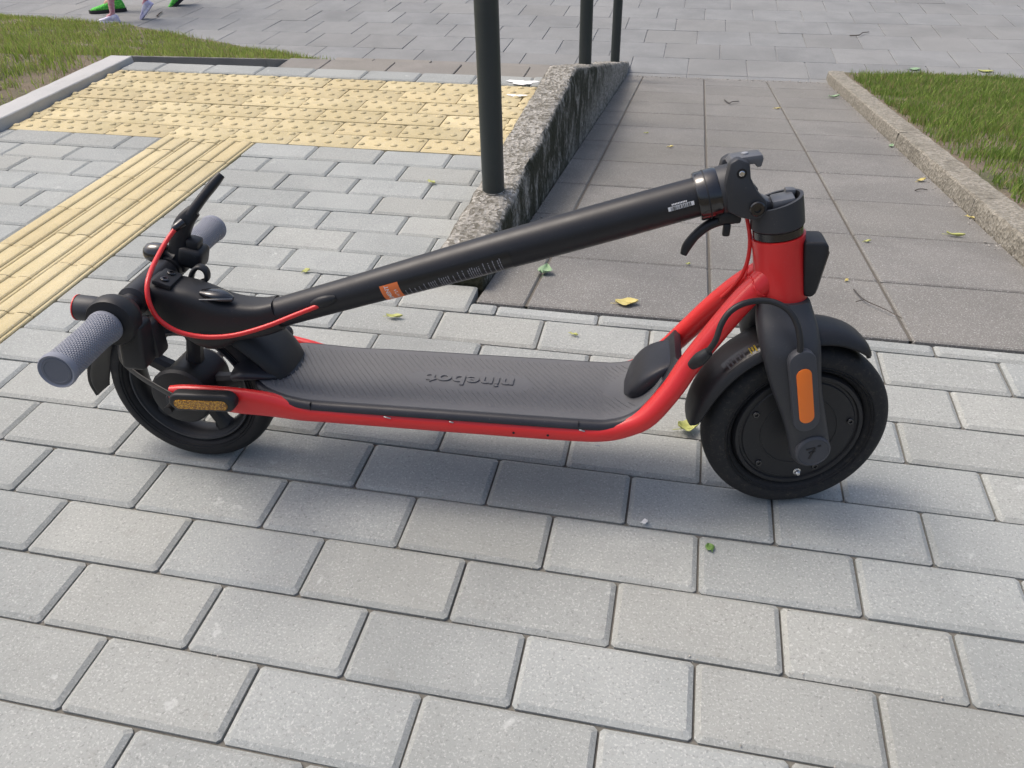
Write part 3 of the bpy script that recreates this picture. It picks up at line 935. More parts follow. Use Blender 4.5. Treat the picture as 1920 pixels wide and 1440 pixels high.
for s in (-1, 1):
    ca_ = part('axle_cap', disc_solid([(.0225, s * .060), (.0225, s * .0705), (.0205, s * .0725), (.0195, s * .0728), (.0188, s * .0719), (.010, s * .0719)], (.857, 0, .1255), (0, 1, 0), 36), 'cap', fork, 30, FK)
# mark on the axle cap
def bar2(a, b, w=.0012):
    a, b = np.array(a), np.array(b); d = (b - a) / np.linalg.norm(b - a); e = np.array([-d[1], d[0]]) * w
    P = [a + e, a - e, b - e, b + e]
    return [(.857 + p[0], .1255 + p[1]) for p in P]
V, F = [], []
for a, b in (((-.010, .004), (.001, .007)), ((-.006, -.001), (.002, .002)), ((.001, .007), (-.004, -.010)), ((.004, .009), (.008, .010))):
    V, F = join((V, F), prism(bar2(a, b), -.0726, -.0715))
part('cap_mark', (V, F), 'black', fork, 40, FK)
rp = part('fork_reflector_housing', prism(capsule(.8185, .2575, .8385, .1755, .0165), -.0745, -.062, .0025, 2), 'cap', fork, 40, FK)
part('fork_reflector', prism(capsule(.8225, .2415, .8370, .1820, .0092), -.0758, -.072, .0008, 2), 'orange', rp, 40, FK)
rp = part('fork_reflector_housing', prism(capsule(.8185, .2575, .8385, .1755, .0165), .062, .0745, .0025, 2), 'cap', fork, 40, FK)

fm = part('front_mudguard', arc_guard(FC, [(56.5, .131, .020, .002), (58.5, .139, .028, .007), (66, .1475, .0325, .013), (80, .1515, .034, .015), (95, .152, .035, .016), (112, .1515, .035, .016), (130, .1515, .0345, .015), (150, .1505, .033, .014), (164, .149, .031, .011), (172, .1475, .026, .007), (176.5, .1455, .013, .002)], 0), 'black', None, 45, FK)
def guard_pt(a, u, off=.0006):
    hw = .034; y = hw * math.sin(u * math.pi / 2 * .98); r_ = .1513 - .015 * abs(u) ** 2.6 + off
    return (WB + r_ * math.cos(R(a)), y, RW + r_ * math.sin(R(a)))
def guard_patch(a0, a1, u0, u1, n=5, off=.0006):
    V = [guard_pt(a0 + (a1 - a0) * i / n, u0 + (u1 - u0) * j / n, off) for i in range(n + 1) for j in range(n + 1)]
    F = [(i * (n + 1) + j, (i + 1) * (n + 1) + j, (i + 1) * (n + 1) + j + 1, i * (n + 1) + j + 1) for i in range(n) for j in range(n)]
    return V, F
part('warning_sticker', guard_patch(119, 139, -.66, -.22, 5, .0005), 'label_dark', fm, 60, FK)
part('sticker_print', join(guard_patch(120.8, 121.6, -.60, -.34, 3, .0009), guard_patch(122.2, 123.0, -.54, -.36, 3, .0009), guard_patch(123.6, 124.2, -.60, -.34, 3, .0009)), 'yellow_print', fm, 60, FK)
part('sticker_text', join(*[guard_patch(127 + i * 2.2, 127.8 + i * 2.2, -.60 + .03 * (i % 2), -.30 - .03 * (i % 3), 3, .0009) for i in range(5)]), 'ink_dim', fm, 60, FK)

# motor cable loop and its grommet
mc = [(.7185, -.083, .262), (.728, -.085, .283), (.733, -.080, .303), (.741, -.075, .317), (.755, -.070, .326), (.776, -.062, .328), (.794, -.062, .326), (.810, -.066, .318), (.8205, -.071, .303), (.826, -.0755, .285), (.8285, -.0775, .268)]
cab = part('motor_cable', sweep(mc, .0037, 12, 5, (0, 1, .1)), 'black', None, 60)
part('cable_grommet', sweep([(.706, -.074, .243), (.714, -.080, .256), (.723, -.083, .268)], [(.006, .006), (.0085, .0085), (.0058, .0058)], 14, 5, (0, 1, .1)), 'black', cab, 60)

# seal, steering collar, hinge
part('head_seal', disc_solid([(.026, 0), (.0292, .0005), (.0292, .0095), (.026, .010)], tuple(Vector(hb) + ax * .0915), tuple(ax), 48), 'gloss', None, 30)
cb = Vector(hb) + ax * .1015
rings = []
for h, r_ in ((0, .0290), (.002, .0308), (.018, .0306), (.0315, .0300)):
    ring = []
    for k_ in range(40):
        t = 2 * math.pi * k_ / 40
        u = Vector((1, 0, .2)).normalized(); w = Vector((0, 1, 0))
        hh = h if h < .03 else h + .005 * math.cos(t)
        ring.append(tuple(cb + ax * hh + (u * math.cos(t) + w * math.sin(t)) * r_))
    rings.append(ring)
rin = []
for h, r_ in ((.0315, .0262), (.020, .024)):
    rin.append([tuple(cb + ax * (h if h < .03 else h + .005 * math.cos(2 * math.pi * k_ / 40)) + (Vector((1, 0, .2)).normalized() * math.cos(2 * math.pi * k_ / 40) + Vector((0, 1, 0)) * math.sin(2 * math.pi * k_ / 40)) * r_) for k_ in range(40)])
collar = part('steering_collar', loft(rings + rin), 'dark', None, 35)
part('latch_seat', join(rbox((.793, -.004, .4290), (.026, .030, .012), .003, 2, Matrix.Rotation(-.25, 3, 'Y')), rbox((.776, .004, .424), (.022, .022, .010), .003, 2, Matrix.Rotation(.35, 3, 'Y')), rbox((.802, .010, .4340), (.012, .012, .012), .002)), 'grey_metal', collar, 40)

sd = np.array([.561, 0, .172]); sd /= np.linalg.norm(sd); sn = np.array([-sd[2], 0, sd[0]])
S0 = np.array([.149, 0, .2615])
def sp_(t): return S0 + sd * t            # along the folded stem
SL = .585
stem = part('stem', sweep([sp_(-.02), sp_(.05), sp_(.14), sp_(.30), sp_(.46), sp_(SL)], [(.0195, .0195), (.0198, .0198), (.0205, .0208), (.0225, .0236), (.0228, .0240), (.0222, .0232)], 40, 8, (0, 1, 0)), 'stem', None, 60, ST)
part('stem_ring', disc_solid([(.022, SL - .014), (.0275, SL - .014), (.0286, SL - .012), (.0286, SL + .010), (.0272, SL + .013), (.022, SL + .013)], tuple(S0), tuple(sd), 48), 'gloss', stem, 30, ST)
part('ring_stripe', disc_solid([(.0284, SL - .003), (.0289, SL - .003), (.0289, SL - .0012), (.0284, SL - .0012)], tuple(S0), tuple(sd), 48), 'black', stem, 30, ST)
# hinge body with two ears reaching down to the collar bolt
hinge = part('hinge', disc_solid([(.018, SL + .012), (.0272, SL + .012), (.0280, SL + .014), (.0276, SL + .034), (.0255, SL + .037), (.014, SL + .037)], tuple(S0), tuple(sd), 44), 'dark', None, 30, ST)
ear = [(.7205, .452), (.723, .477), (.731, .4825), (.7445, .478), (.7485, .460), (.7575, .446), (.7695, .434), (.7725, .424), (.767, .4145), (.757, .4115), (.744, .414), (.728, .421)]
part('hinge_ear', prism(ear, -.0305, -.0165, .003, 2), 'dark', hinge, 35, ST)
ear2 = [(x, z - .009 if z > .46 else z) for x, z in ear]
part('hinge_ear', prism(ear2, .0165, .0305, .003, 2), 'dark', hinge, 35, ST)
part('hinge_bolt', disc_solid([(.0088, -.030), (.0088, -.0335), (.0075, -.0348), (.0042, -.0348), (.0038, -.0322), (.001, -.0322)], (.7595, 0, .4265), (0, 1, 0), 26), 'gloss', hinge, 30, ST)
part('hinge_pin_ring', disc_solid([(.0056, -.0300), (.0056, -.0311), (.0034, -.0311)], (.7370, 0, .4660), (0, 1, 0), 20), 'ink_black', hinge, 30, ST)
part('hinge_pin', disc_solid([(.0032, -.0300), (.0032, -.0314), (.0024, -.0319), (.001, -.0319)], (.7370, 0, .4660), (0, 1, 0), 18), 'steel', hinge, 30, ST)
part('hinge_link', join(rbox((.772, .0, .4255), (.030, .026, .010), .003, 2, Matrix.Rotation(.35, 3, 'Y'))), 'grey_metal', hinge, 40, ST)
lv = part('fold_latch', prism([(.7225, .4725), (.7265, .4745), (.7435, .4730), (.7520, .4740), (.7555, .4700), (.7600, .4712), (.7612, .4800), (.7590, .4845), (.7430, .4822), (.7265, .4795)], -.021, .003, .0016, 2), 'grey_metal', hinge, 40, ST)
part('latch_screw', disc_solid([(.0038, 0), (.0038, .0016), (.002, .0018)], (.742, -.008, .4818), (-.17, 0, 1), 14), 'shell', lv, 40, ST)
hk = part('folding_hook', sweep([(.741, -.005, .4045), (.727, -.006, .4035), (.712, -.006, .397), (.699, -.006, .385), (.690, -.006, .371), (.6865, -.006, .360)], [(.006, .0055), (.0065, .006), (.0065, .0058), (.0062, .0055), (.006, .0058), (.0045, .0042)], 14, 6, (0, 1, 0), 2.6), 'stem', stem, 50, ST)
part('hook_bracket', join(rbox((.7345, -.003, .4085), (.027, .024, .014), .003), rbox((.733, -.010, .393), (.009, .007, .016), .0025), rbox((.718, -.003, .412), (.012, .02, .008), .002)), 'black', stem, 40, ST)
part('front_brake_cable', sweep([(.752, .002, .415), (.758, 0, .401), (.764, 0, .378), (.765, 0, .354), (.761, 0, .333), (.752, .006, .312), (.742, .012, .296)], .0025, 10, 6, (0, 1, 0)), 'red', None, 60)

# head light
hl = part('headlight', prism([(.8225, .3855), (.846, .3865), (.8515, .382), (.8525, .372), (.8475, .322), (.844, .3165), (.836, .316), (.832, .320)], -.021, .021, .0045, 3), 'black', None, 40)
part('light_lens', prism([(.8505, .379), (.8545, .372), (.8495, .324), (.8455, .321)], -.015, .015, .001, 1), 'gloss', hl, 40)

# labels on the stem
def stem_patch(t0, t1, f0, f1, off, nt=10, nf=8):
    rr = lambda t: np.interp(t, [0, .14, .30, .46, SL], [.0196, .0207, .0231, .0235, .0228]) + off
    V = []
    for i in range(nt + 1):
        t = t0 + (t1 - t0) * i / nt
        for j in range(nf + 1):
            f = R(f0 + (f1 - f0) * j / nf)
            V.append(sp_(t) + rr(t) * (np.array([0, -1, 0]) * math.cos(f) + sn * math.sin(f)))
    F = [(i * (nf + 1) + j, (i + 1) * (nf + 1) + j, (i + 1) * (nf + 1) + j + 1, i * (nf + 1) + j + 1) for i in range(nt) for j in range(nf)]
    return V, F
lab = part('warning_label', stem_patch(.196, .342, -75, 14, .00035, 16, 12), 'label_dark', stem, 60, ST)
part('label_header', stem_patch(.172, .1965, -75, 14, .00045, 6, 12), 'orange_label', stem, 60, ST)
pr_ = []
tl = .2015
rs = random.Random(4)
tops = [-22, -18, -20, -24, -16, -15, -16, -11, -12, -14, -8, -9, -4, -6, -6, 0, -2, 3]
i = 0
while tl < .333 and i < 40:
    top = -20 + 22 * (tl - .2) / .13 + rs.uniform(-5, 2)
    f = -74
    while f < top:
        g = min(top, f + rs.uniform(5, 15)); pr_.append(stem_patch(tl, tl + .0011, f, g, .0007, 1, 3)); f = g + rs.uniform(1.2, 3)
    tl += rs.choice([.0028, .0030, .0062, .0070]); i += 1
part('label_text', join(*pr_), 'ink', lab, 60, ST)
def wrap(t, f0):
    def pl(v):
        out = []
        for x, y, z in v:
            f = R(f0) + x / .0215
            out.append(sp_(t - y) + (.0216 + z + .0002) * (np.array([0, -1, 0]) * math.cos(f) + sn * math.sin(f)))
        return ST(np.array(out))
    return pl
text_mesh('label_lettering', 'SEMENT', .0072, .0001, 'white', lab, wrap(.1805, -24), 0, 'CENTER')
text_mesh('label_lettering', 'NCIA', .0060, .0001, 'white', lab, wrap(.1905, -27), 0, 'CENTER')
bc = part('serial_label', stem_patch(.536, .566, 0, 12, .0004, 6, 3), 'white', stem, 60, ST)
bars = []; t = .539
while t < .563:
    w = rs.choice([.0004, .0007, .0010]); bars.append(stem_patch(t, t + w, .8, 11, .0007, 1, 2)); t += w + rs.choice([.0004, .0006, .0009])
part('barcode', join(*bars), 'ink_black', bc, 60, ST)
part('serial_number', join(*[stem_patch(.541 + i * .0018, .5422 + i * .0018, 14.5, 19, .0005, 1, 2) for i in range(10)]), 'white', bc, 60, ST)

# handlebar pod
pod_st = [(.172, .2680, .0200, .0205), (.150, .2620, .0225, .0225), (.125, .2600, .0245, .0255), (.098, .2605, .0275, .0300), (.070, .2665, .0290, .0350), (.045, .2755, .0295, .0350), (.022, .2880, .0295, .0280), (.004, .2985, .0300, .0215), (-.008, .3030, .0255, .0150), (-.013, .3045, .012, .008)]
P = [(x, 0, z) for x, z, a, b in pod_st]; Q = [(a, b) for x, z, a, b in pod_st]
pod = part('stem_head', sweep(P, Q, 32, 4, (0, 1, 0), 4.0), 'black', None, 32, ST)
part('port_cover', sweep([(.077, -.012, .3010), (.090, -.012, .2985), (.104, -.012, .2960), (.117, -.012, .2915)], [(.006, .003), (.0115, .0060), (.0115, .0060), (.005, .003)], 18, 5, (0, 1, 0), 2.6), 'gloss', pod, 50, ST)
part('port_rim', sweep([(.078, -.0235, .2955), (.092, -.0250, .2965), (.106, -.0235, .2965), (.118, -.016, .2935)], .0011, 8, 5, (0, 1, 0)), 'grey_metal', pod, 60, ST)
part('latch_foot', sweep([(.035, 0, .262), (.055, 0, .250), (.080, 0, .242), (.105, 0, .246), (.125, 0, .255)], [(.012, .010), (.026, .020), (.030, .024), (.026, .018), (.012, .008)], 22, 5, (0, 1, 0), 2.6), 'black', pod, 60, ST)
for yy in (-.011, .009):
    part('clamp_bolt', disc_solid([(.0052, 0), (.0052, .003), (.0042, .0038), (.0026, .0038), (.0023, .0022)], (.034, yy - .004, .3175), (.35, 0, 1), 18), 'gloss', pod, 35, ST)
part('clamp_plate', rbox((.033, -.005, .3155), (.024, .040, .007), .002, 2, Matrix.Rotation(.38, 3, 'Y')), 'black', pod, 40, ST)
BX, BZ = .003, .302
hbar = part('handlebar', disc_solid([(.0118, -.218), (.0120, -.10), (.0130, -.05), (.0190, -.046), (.0190, .046), (.0130, .05), (.0120, .10), (.0118, .218)], (BX, 0, BZ), (0, 1, 0), 28), 'stem', None, 35, ST)
part('bag_hook', sweep([(.046, .028, .300), (.052, .030, .312), (.061, .031, .318), (.069, .031, .312), (.068, .030, .301), (.058, .028, .296)], [(.007, .0032)] * 6, 12, 5, (0, 1, 0), 2.6), 'black', pod, 55, ST)

def grip(s):
    """knurled grip with UVs for the relief; s is the side (-1 right hand, 1 left hand)"""
    prof = [(.0125, .112), (.0188, .112), (.0203, .114), (.0206, .118), (.0196, .125), (.0186, .138), (.0186, .16), (.0188, .19), (.0190, .205), (.0200, .213), (.0206, .2165), (.0204, .2200), (.0194, .2215), (.0184, .2210), (.0176, .2200), (.0160, .2198), (.004, .2198)]
    n = 64; V, F = [], []; m_ = len(prof); uvs = {}
    for k_ in range(n):
        t = 2 * math.pi * k_ / n
        for r_, h_ in prof: V.append((BX + r_ * math.cos(t), s * h_, BZ + r_ * math.sin(t)))
    for k_ in range(n):
        a, b = k_ * m_, ((k_ + 1) % n) * m_
        for i in range(m_ - 1): F.append((a + i, a + i + 1, b + i + 1, b + i))
    F.append(tuple(k_ * m_ + m_ - 1 for k_ in range(n)))
    o = part('grip', (V, F), 'grip', hbar, 35, ST)
    me = o.data; ul = me.uv_layers.new(name='UVMap'); idx = {}
    for p in me.polygons:
        ks = [v // m_ for v in p.vertices]; wrapk = max(ks) - min(ks) > n // 2
        for li, v in zip(p.loop_indices, p.vertices):
            kk = v // m_; h_ = prof[v % m_][1]
            if wrapk and kk < n // 2: kk += n
            ul.data[li].uv = (kk / n * math.pi / 44 * 20 * 44 / 44, (h_ - .112) / .11)
    return o
for s in (-1, 1):
    part('grip_end', disc_solid([(.0165, s * .2195), (.0160, s * .2206), (.0135, s * .2208), (.0130, s * .2203), (.003, s * .2203)], (BX, 0, BZ), (0, 1, 0), 32), 'grip_end', hbar, 35, ST)
grip(-1)['label'] = 'grey knurled grip pointing towards the camera'
grip(1)['label'] = 'grey knurled grip on the far side'

# throttle on the near side
thr = part('throttle', disc_solid([(.014, -.112), (.0285, -.1115), (.0305, -.108), (.0305, -.094), (.0290, -.090), (.0225, -.078), (.0150, -.070)], (BX + .004, 0, BZ + .002), (0, 1, 0), 44), 'black', None, 35, ST)
part('throttle_thumb', disc_solid([(.010, .012), (.0145, .014), (.0155, .022), (.0155, .040), (.0145, .043), (.008, .0435)], (BX + .002, -.094, BZ + .010), (-.96, 0, .10), 30), 'dark', thr, 35, ST)
part('throttle_ring', revolve([(.0150, .0418), (.0157, .0420), (.0155, .0433), (.0142, .0437)], (BX + .002, -.094, BZ + .010), (-.96, 0, .10), 30), 'red', thr, 40, ST)
part('throttle_body', join(rbox((.020, -.090, .268), (.030, .034, .062), .006, 3, Matrix.Rotation(.12, 3, 'Y')), rbox((.027, -.062, .262), (.020, .030, .050), .005, 2)), 'black', thr, 45, ST)

# brake lever, switch block and bell on the far side
blv = part('brake_lever_mount', sweep([(.010, .070, .300), (.017, .071, .322), (.024, .072, .346), (.034, .076, .365), (.046, .082, .377)], [(.012, .014), (.011, .013), (.0105, .0125), (.010, .0115), (.008, .009)], 16, 5, (0, 1, 0), 3.2), 'black', None, 50, ST)
part('brake_lever', sweep([(.040, .076, .371), (.050, .084, .383), (.060, .093, .395), (.071, .104, .4075), (.080, .112, .417)], [(.0075, .0070), (.0082, .0066), (.0085, .0064), (.0086, .0066), (.0062, .0052)], 14, 6, (0, 1, 0), 2.8), 'stem', blv, 50, ST)
part('lever_clamp', disc_solid([(.012, .052), (.0180, .053), (.0185, .057), (.0185, .090), (.0180, .094), (.012, .095)], (BX, 0, BZ), (0, 1, 0), 32), 'black', blv, 35, ST)
part('cable_adjuster', sweep([(.028, .053, .362), (.0315, .0545, .3645), (.036, .062, .367)], [.0052, .0052, .0062], 12, 3, (0, 0, 1)), 'gloss', blv, 50, ST)
part('switch_block', join(rbox((.034, .076, .316), (.034, .036, .030), .007, 3, Matrix.Rotation(.3, 3, 'Y')), rbox((.040, .074, .334), (.018, .022, .016), .004, 2, Matrix.Rotation(.3, 3, 'Y'))), 'black', None, 45, ST)
bell = part('bell', disc_solid([(.002, .0235), (.0075, .0225), (.0118, .0185), (.0138, .0120), (.0142, .0040), (.0142, -.004), (.0132, -.006), (.004, -.006)], (-.004, .064, .3225), (-.97, 0, .10), 32), 'gloss', None, 35, ST)
part('bell_mount', sweep([(.012, .064, .316), (.006, .064, .320), (-.002, .064, .3225)], [.009, .006, .005], 12, 4, (0, 1, 0)), 'black', bell, 50, ST)
rc = [(.031, .0555, .3645), (.022, .035, .351), (.021, 0, .339), (.025, -.030, .332), (.027, -.047, .322), (.030, -.056, .305), (.037, -.058, .285), (.054, -.055, .267), (.079, -.052, .258), (.105, -.049, .256), (.131, -.044, .258), (.165, -.036, .266), (.199, -.029, .278), (.228, -.0235, .2885), (.236, -.0195, .2915)]
part('brake_cable', sweep(rc, .0031, 12, 6, (0, 1, 0)), 'red', None, 60, ST)
part('cable_port', sweep([(.222, -.0185, .2890), (.232, -.0208, .2925), (.244, -.0205, .2960), (.254, -.018, .2990)], [(.003, .004), (.005, .0075), (.005, .0075), (.003, .004)], 14, 4, (0, 1, 0)), 'black', stem, 50, ST)
# kickstand on the far side
part('kickstand', sweep([(.300, .060, .108), (.305, .080, .098), (.312, .120, .052), (.318, .1515, .0205)], [.009, .008, .007, .0075], 12, 5, (1, 0, 0)), 'dark', None, 50)

# ------------------------------------------------------------------ fallen leaves, twigs, petals
def leaf(name, label, cat, loc, L, W, rz, mat, curl=.25, slope=0.0, group=None):
    nx, ny = 7, 4
    V, F = [], []
    for i in range(nx + 1):
        t = i / nx; w = W * math.sin(math.pi * min(1, t * .97 + .02)) ** .75 * (1.15 - .4 * t)
        for j in range(ny + 1):
            u = -1 + 2 * j / ny
            V.append(((t - .5) * L, u * w / 2 * (1 + .12 * math.sin(9 * t + 2 * u)), .0025 + curl * L * (.25 * (2 * t - 1) ** 2 + .22 * u * u) + .0015 * math.sin(7 * t + 3 * u)))
    for i in range(nx):
        for j in range(ny): F.append((i * (ny + 1) + j, (i + 1) * (ny + 1) + j, (i + 1) * (ny + 1) + j + 1, i * (ny + 1) + j + 1))
    o = empty(name, loc, (slope, 0, rz)); tag(o, label, cat, group)
    b = obj('blade', V, F, M[mat], o, 60)
    m_ = b.modifiers.new('thick', 'SOLIDIFY'); m_.thickness = .0005
    v, f = sweep([(-L * .72, 0, .003), (-L * .5, 0, .003), (L * .2, 0, .0034)], .0006, 6, 2, (0, 1, 0))
    obj('midrib', v, f, M[mat], o, 60)
    return o
GR = 'small leaves fallen on the ramp'
leaf('fallen_leaf', 'large pale yellow leaf lying on the first ramp slab behind the scooter', 'leaf', (.948, .588, zr(.588) + .001), .045, .036, .2, 'leaf_yellow', .35, ang)
leaf('fallen_leaf', 'pale green folded leaf at the slab joint under the stem', 'leaf', (.762, .723, zr(.723) + .001), .034, .034, 1.4, 'leaf_pale', .9, ang)
leaf('fallen_leaf', 'small curled lime leaf on the paver behind the deck', 'leaf', (.514, .451, .001), .032, .012, .1, 'leaf_lime', .4)
leaf('fallen_leaf', 'tiny lime leaf on the paver behind the folded handlebar', 'leaf', (.269, .593, .001), .017, .015, .8, 'leaf_lime', .5)
leaf('fallen_leaf', 'tiny green leaf on the paver in front of the scooter', 'leaf', (1.114, -.026, .001), .013, .012, 2.0, 'leaf_green', .3)
leaf('petal', 'small white petal on the paver joint in front of the scooter', 'petal', (1.026, .004, .001), .009, .008, .5, 'petal', .3)
leaf('fallen_leaf', 'pale yellow leaf tucked behind the front tyre', 'leaf', (1.078, .215, .001), .034, .028, .3, 'leaf_lime', .9)
leaf('fallen_leaf', 'tiny brownish yellow leaf scrap on the paver at the ramp edge', 'leaf', (.863, .450, .001), .016, .006, -.3, 'leaf_lime', .4)
leaf('fallen_leaf', 'lime leaf on the grey pavers between the thick post and the dome paving', 'leaf', (.400, 1.09, .001), .026, .013, -.5, 'leaf_lime', .4)
for i, (x, y, L, W, a, mt, lb) in enumerate([
    (.982, 2.132, .026, .017, .3, 'leaf_yellow', 'small yellow leaf on the ramp slabs above the middle of the stem'),
    (1.770, 1.811, .040, .020, .6, 'leaf_yellow', 'twin yellow leaf beside the right kerb halfway down the ramp'),
    (1.715, 1.221, .050, .014, -.15, 'leaf_lime', 'slim yellow green leaf near the kerb at the right edge'),
    (1.489, 1.118, .022, .010, .4, 'leaf_lime', 'small yellow leaf on the slab joint right of the headlight'),
    (1.760, 3.60, .075, .030, .4, 'leaf_pale', 'pale green leaf against the kerb near the bottom of the ramp'),
    (1.442, 3.144, .034, .018, .1, 'leaf_yellow', 'yellow leaf on the slab joint near the bottom of the ramp'),
    (1.064, .852, .010, .008, .2, 'leaf_lime', 'speck of yellow leaf on the slab left of the red head tube'),
    (1.397, .825, .012, .008, .9, 'leaf_yellow', 'speck of yellow leaf on the slab right of the headlight'),
    (1.790, 2.357, .035, .020, 1.1, 'leaf_pale', 'small pale leaf at the foot of the kerb below the lawn'),
    (1.800, 1.403, .026, .012, -.7, 'leaf_yellow', 'yellow leaf in the corner between ramp and kerb'),
    (.880, 2.377, .020, .012, .1, 'leaf_lime', 'tiny lime leaf on the ramp beside the wall shadow')]):
    leaf('fallen_leaf', lb, 'leaf', (x, y, zr(y) + .001), L * .85, W * .9, a, mt, .45, ang)
leaf('fallen_leaf', 'pale leaf on the plaza slab just beyond the right lawn', 'leaf', (2.341, 4.544, -.599), .07, .045, .3, 'leaf_pale', .2)
leaf('fallen_leaf', 'yellowish leaf on the plaza near the right picture edge', 'leaf', (2.735, 4.549, -.599), .085, .035, -.1, 'leaf_lime', .2)

def twig(label, pts, r_):
    p0 = np.array(pts[0]); o = empty('twig', tuple(p0)); tag(o, label, 'twig')
    v, f = sweep([np.array(p) - p0 for p in pts], [r_ * (1 - .5 * i / len(pts)) for i in range(len(pts))], 7, 4, (0, 0, 1))
    obj('stick', v, f, M['twig'], o, 60)
    return o
def onr(x, y, h=.004): return (x, y, zr(y) + h)
t = twig('thin forked twig on the ramp slab right of the front wheel', [onr(1.402, .772), onr(1.412, .71, .006), onr(1.44, .665, .008), onr(1.467, .632)], .0013)
v, f = sweep([np.array(onr(1.412, .71, .006)) - np.array(onr(1.402, .772)), np.array(onr(1.400, .705)) - np.array(onr(1.402, .772)), np.array(onr(1.395, .70)) - np.array(onr(1.402, .772))], .0009, 6, 3, (0, 0, 1))
obj('side_shoot', v, f, M['twig'], t, 60)
twig('small bent dark twig near the bottom of the ramp', [onr(1.205, 3.34, .006), onr(1.225, 3.22, .008), onr(1.240, 3.25, .012), onr(1.274, 3.31, .006)], .0028)
twig('short dark stick on the ramp by the right kerb', [onr(1.722, 1.676), onr(1.740, 1.690, .006), onr(1.760, 1.692)], .0020)
twig('dark stick on the plaza behind the walking feet', [(-3.19, 5.33, -.592), (-3.21, 5.40, -.588), (-3.23, 5.47, -.592)], .006)
twig('crooked twig on the plaza above the right lawn', [(2.06, 5.30, -.592), (2.12, 5.30, -.588), (2.15, 5.36, -.586), (2.20, 5.41, -.592)], .004)

# white paint splash on the dome paving beside the wall
def splash(label, cx, cy, rx, ry, seed):
    rg = random.Random(seed); V = [(0, 0, .0012)]; n = 26
    for i in range(n):
        t = 2 * math.pi * i / n; q = .75 + .35 * rg.random() + .2 * math.sin(3 * t)
        V.append((rx * q * math.cos(t), ry * q * math.sin(t), 0.0))
    F = [(0, 1 + i, 1 + (i + 1) % n) for i in range(n)]
    o = obj('paint_splash', V, F, M['petal'], None, 60); o.location = (cx, cy, zl(cy) + .0022); tag(o, label, 'paint splash'); return o
splash('white paint splash on the grey border paver beside the low wall', .475, 1.925, .055, .026, 3)
splash('small white paint smear on the yellow dome paving beside the low wall', .478, 1.79, .034, .012, 5)

# ------------------------------------------------------------------ two people walking on the plaza (only their feet are in the picture)
def cloth(name, c, c2=None, sc=60):
    k = NT(name); k.col(k.mix(k.fr(k.noise(sc, 3, .6), .4, .65), c, c2 or c)); k.rough(.85); return k.m
M['skin'] = cloth('skin', (.50, .30, .22), (.56, .34, .26), 20)
M['leg_pink'] = cloth('pink_leggings', (.58, .22, .27), (.66, .46, .48), 45)
M['top_a'] = cloth('dark_top', (.05, .055, .07)); M['top_c'] = cloth('pale_top', (.60, .55, .62))
M['hair'] = cloth('hair', (.05, .03, .02)); M['shoe_green'] = cloth('green_shoe', (.04, .36, .04), (.17, .62, .10), 75)
M['sole'] = cloth('dark_sole', (.02, .02, .022)); M['shoe_lilac'] = cloth('lilac_shoe', (.50, .48, .68), (.72, .70, .80), 30)
M['shorts'] = cloth('denim_shorts', (.06, .08, .14))

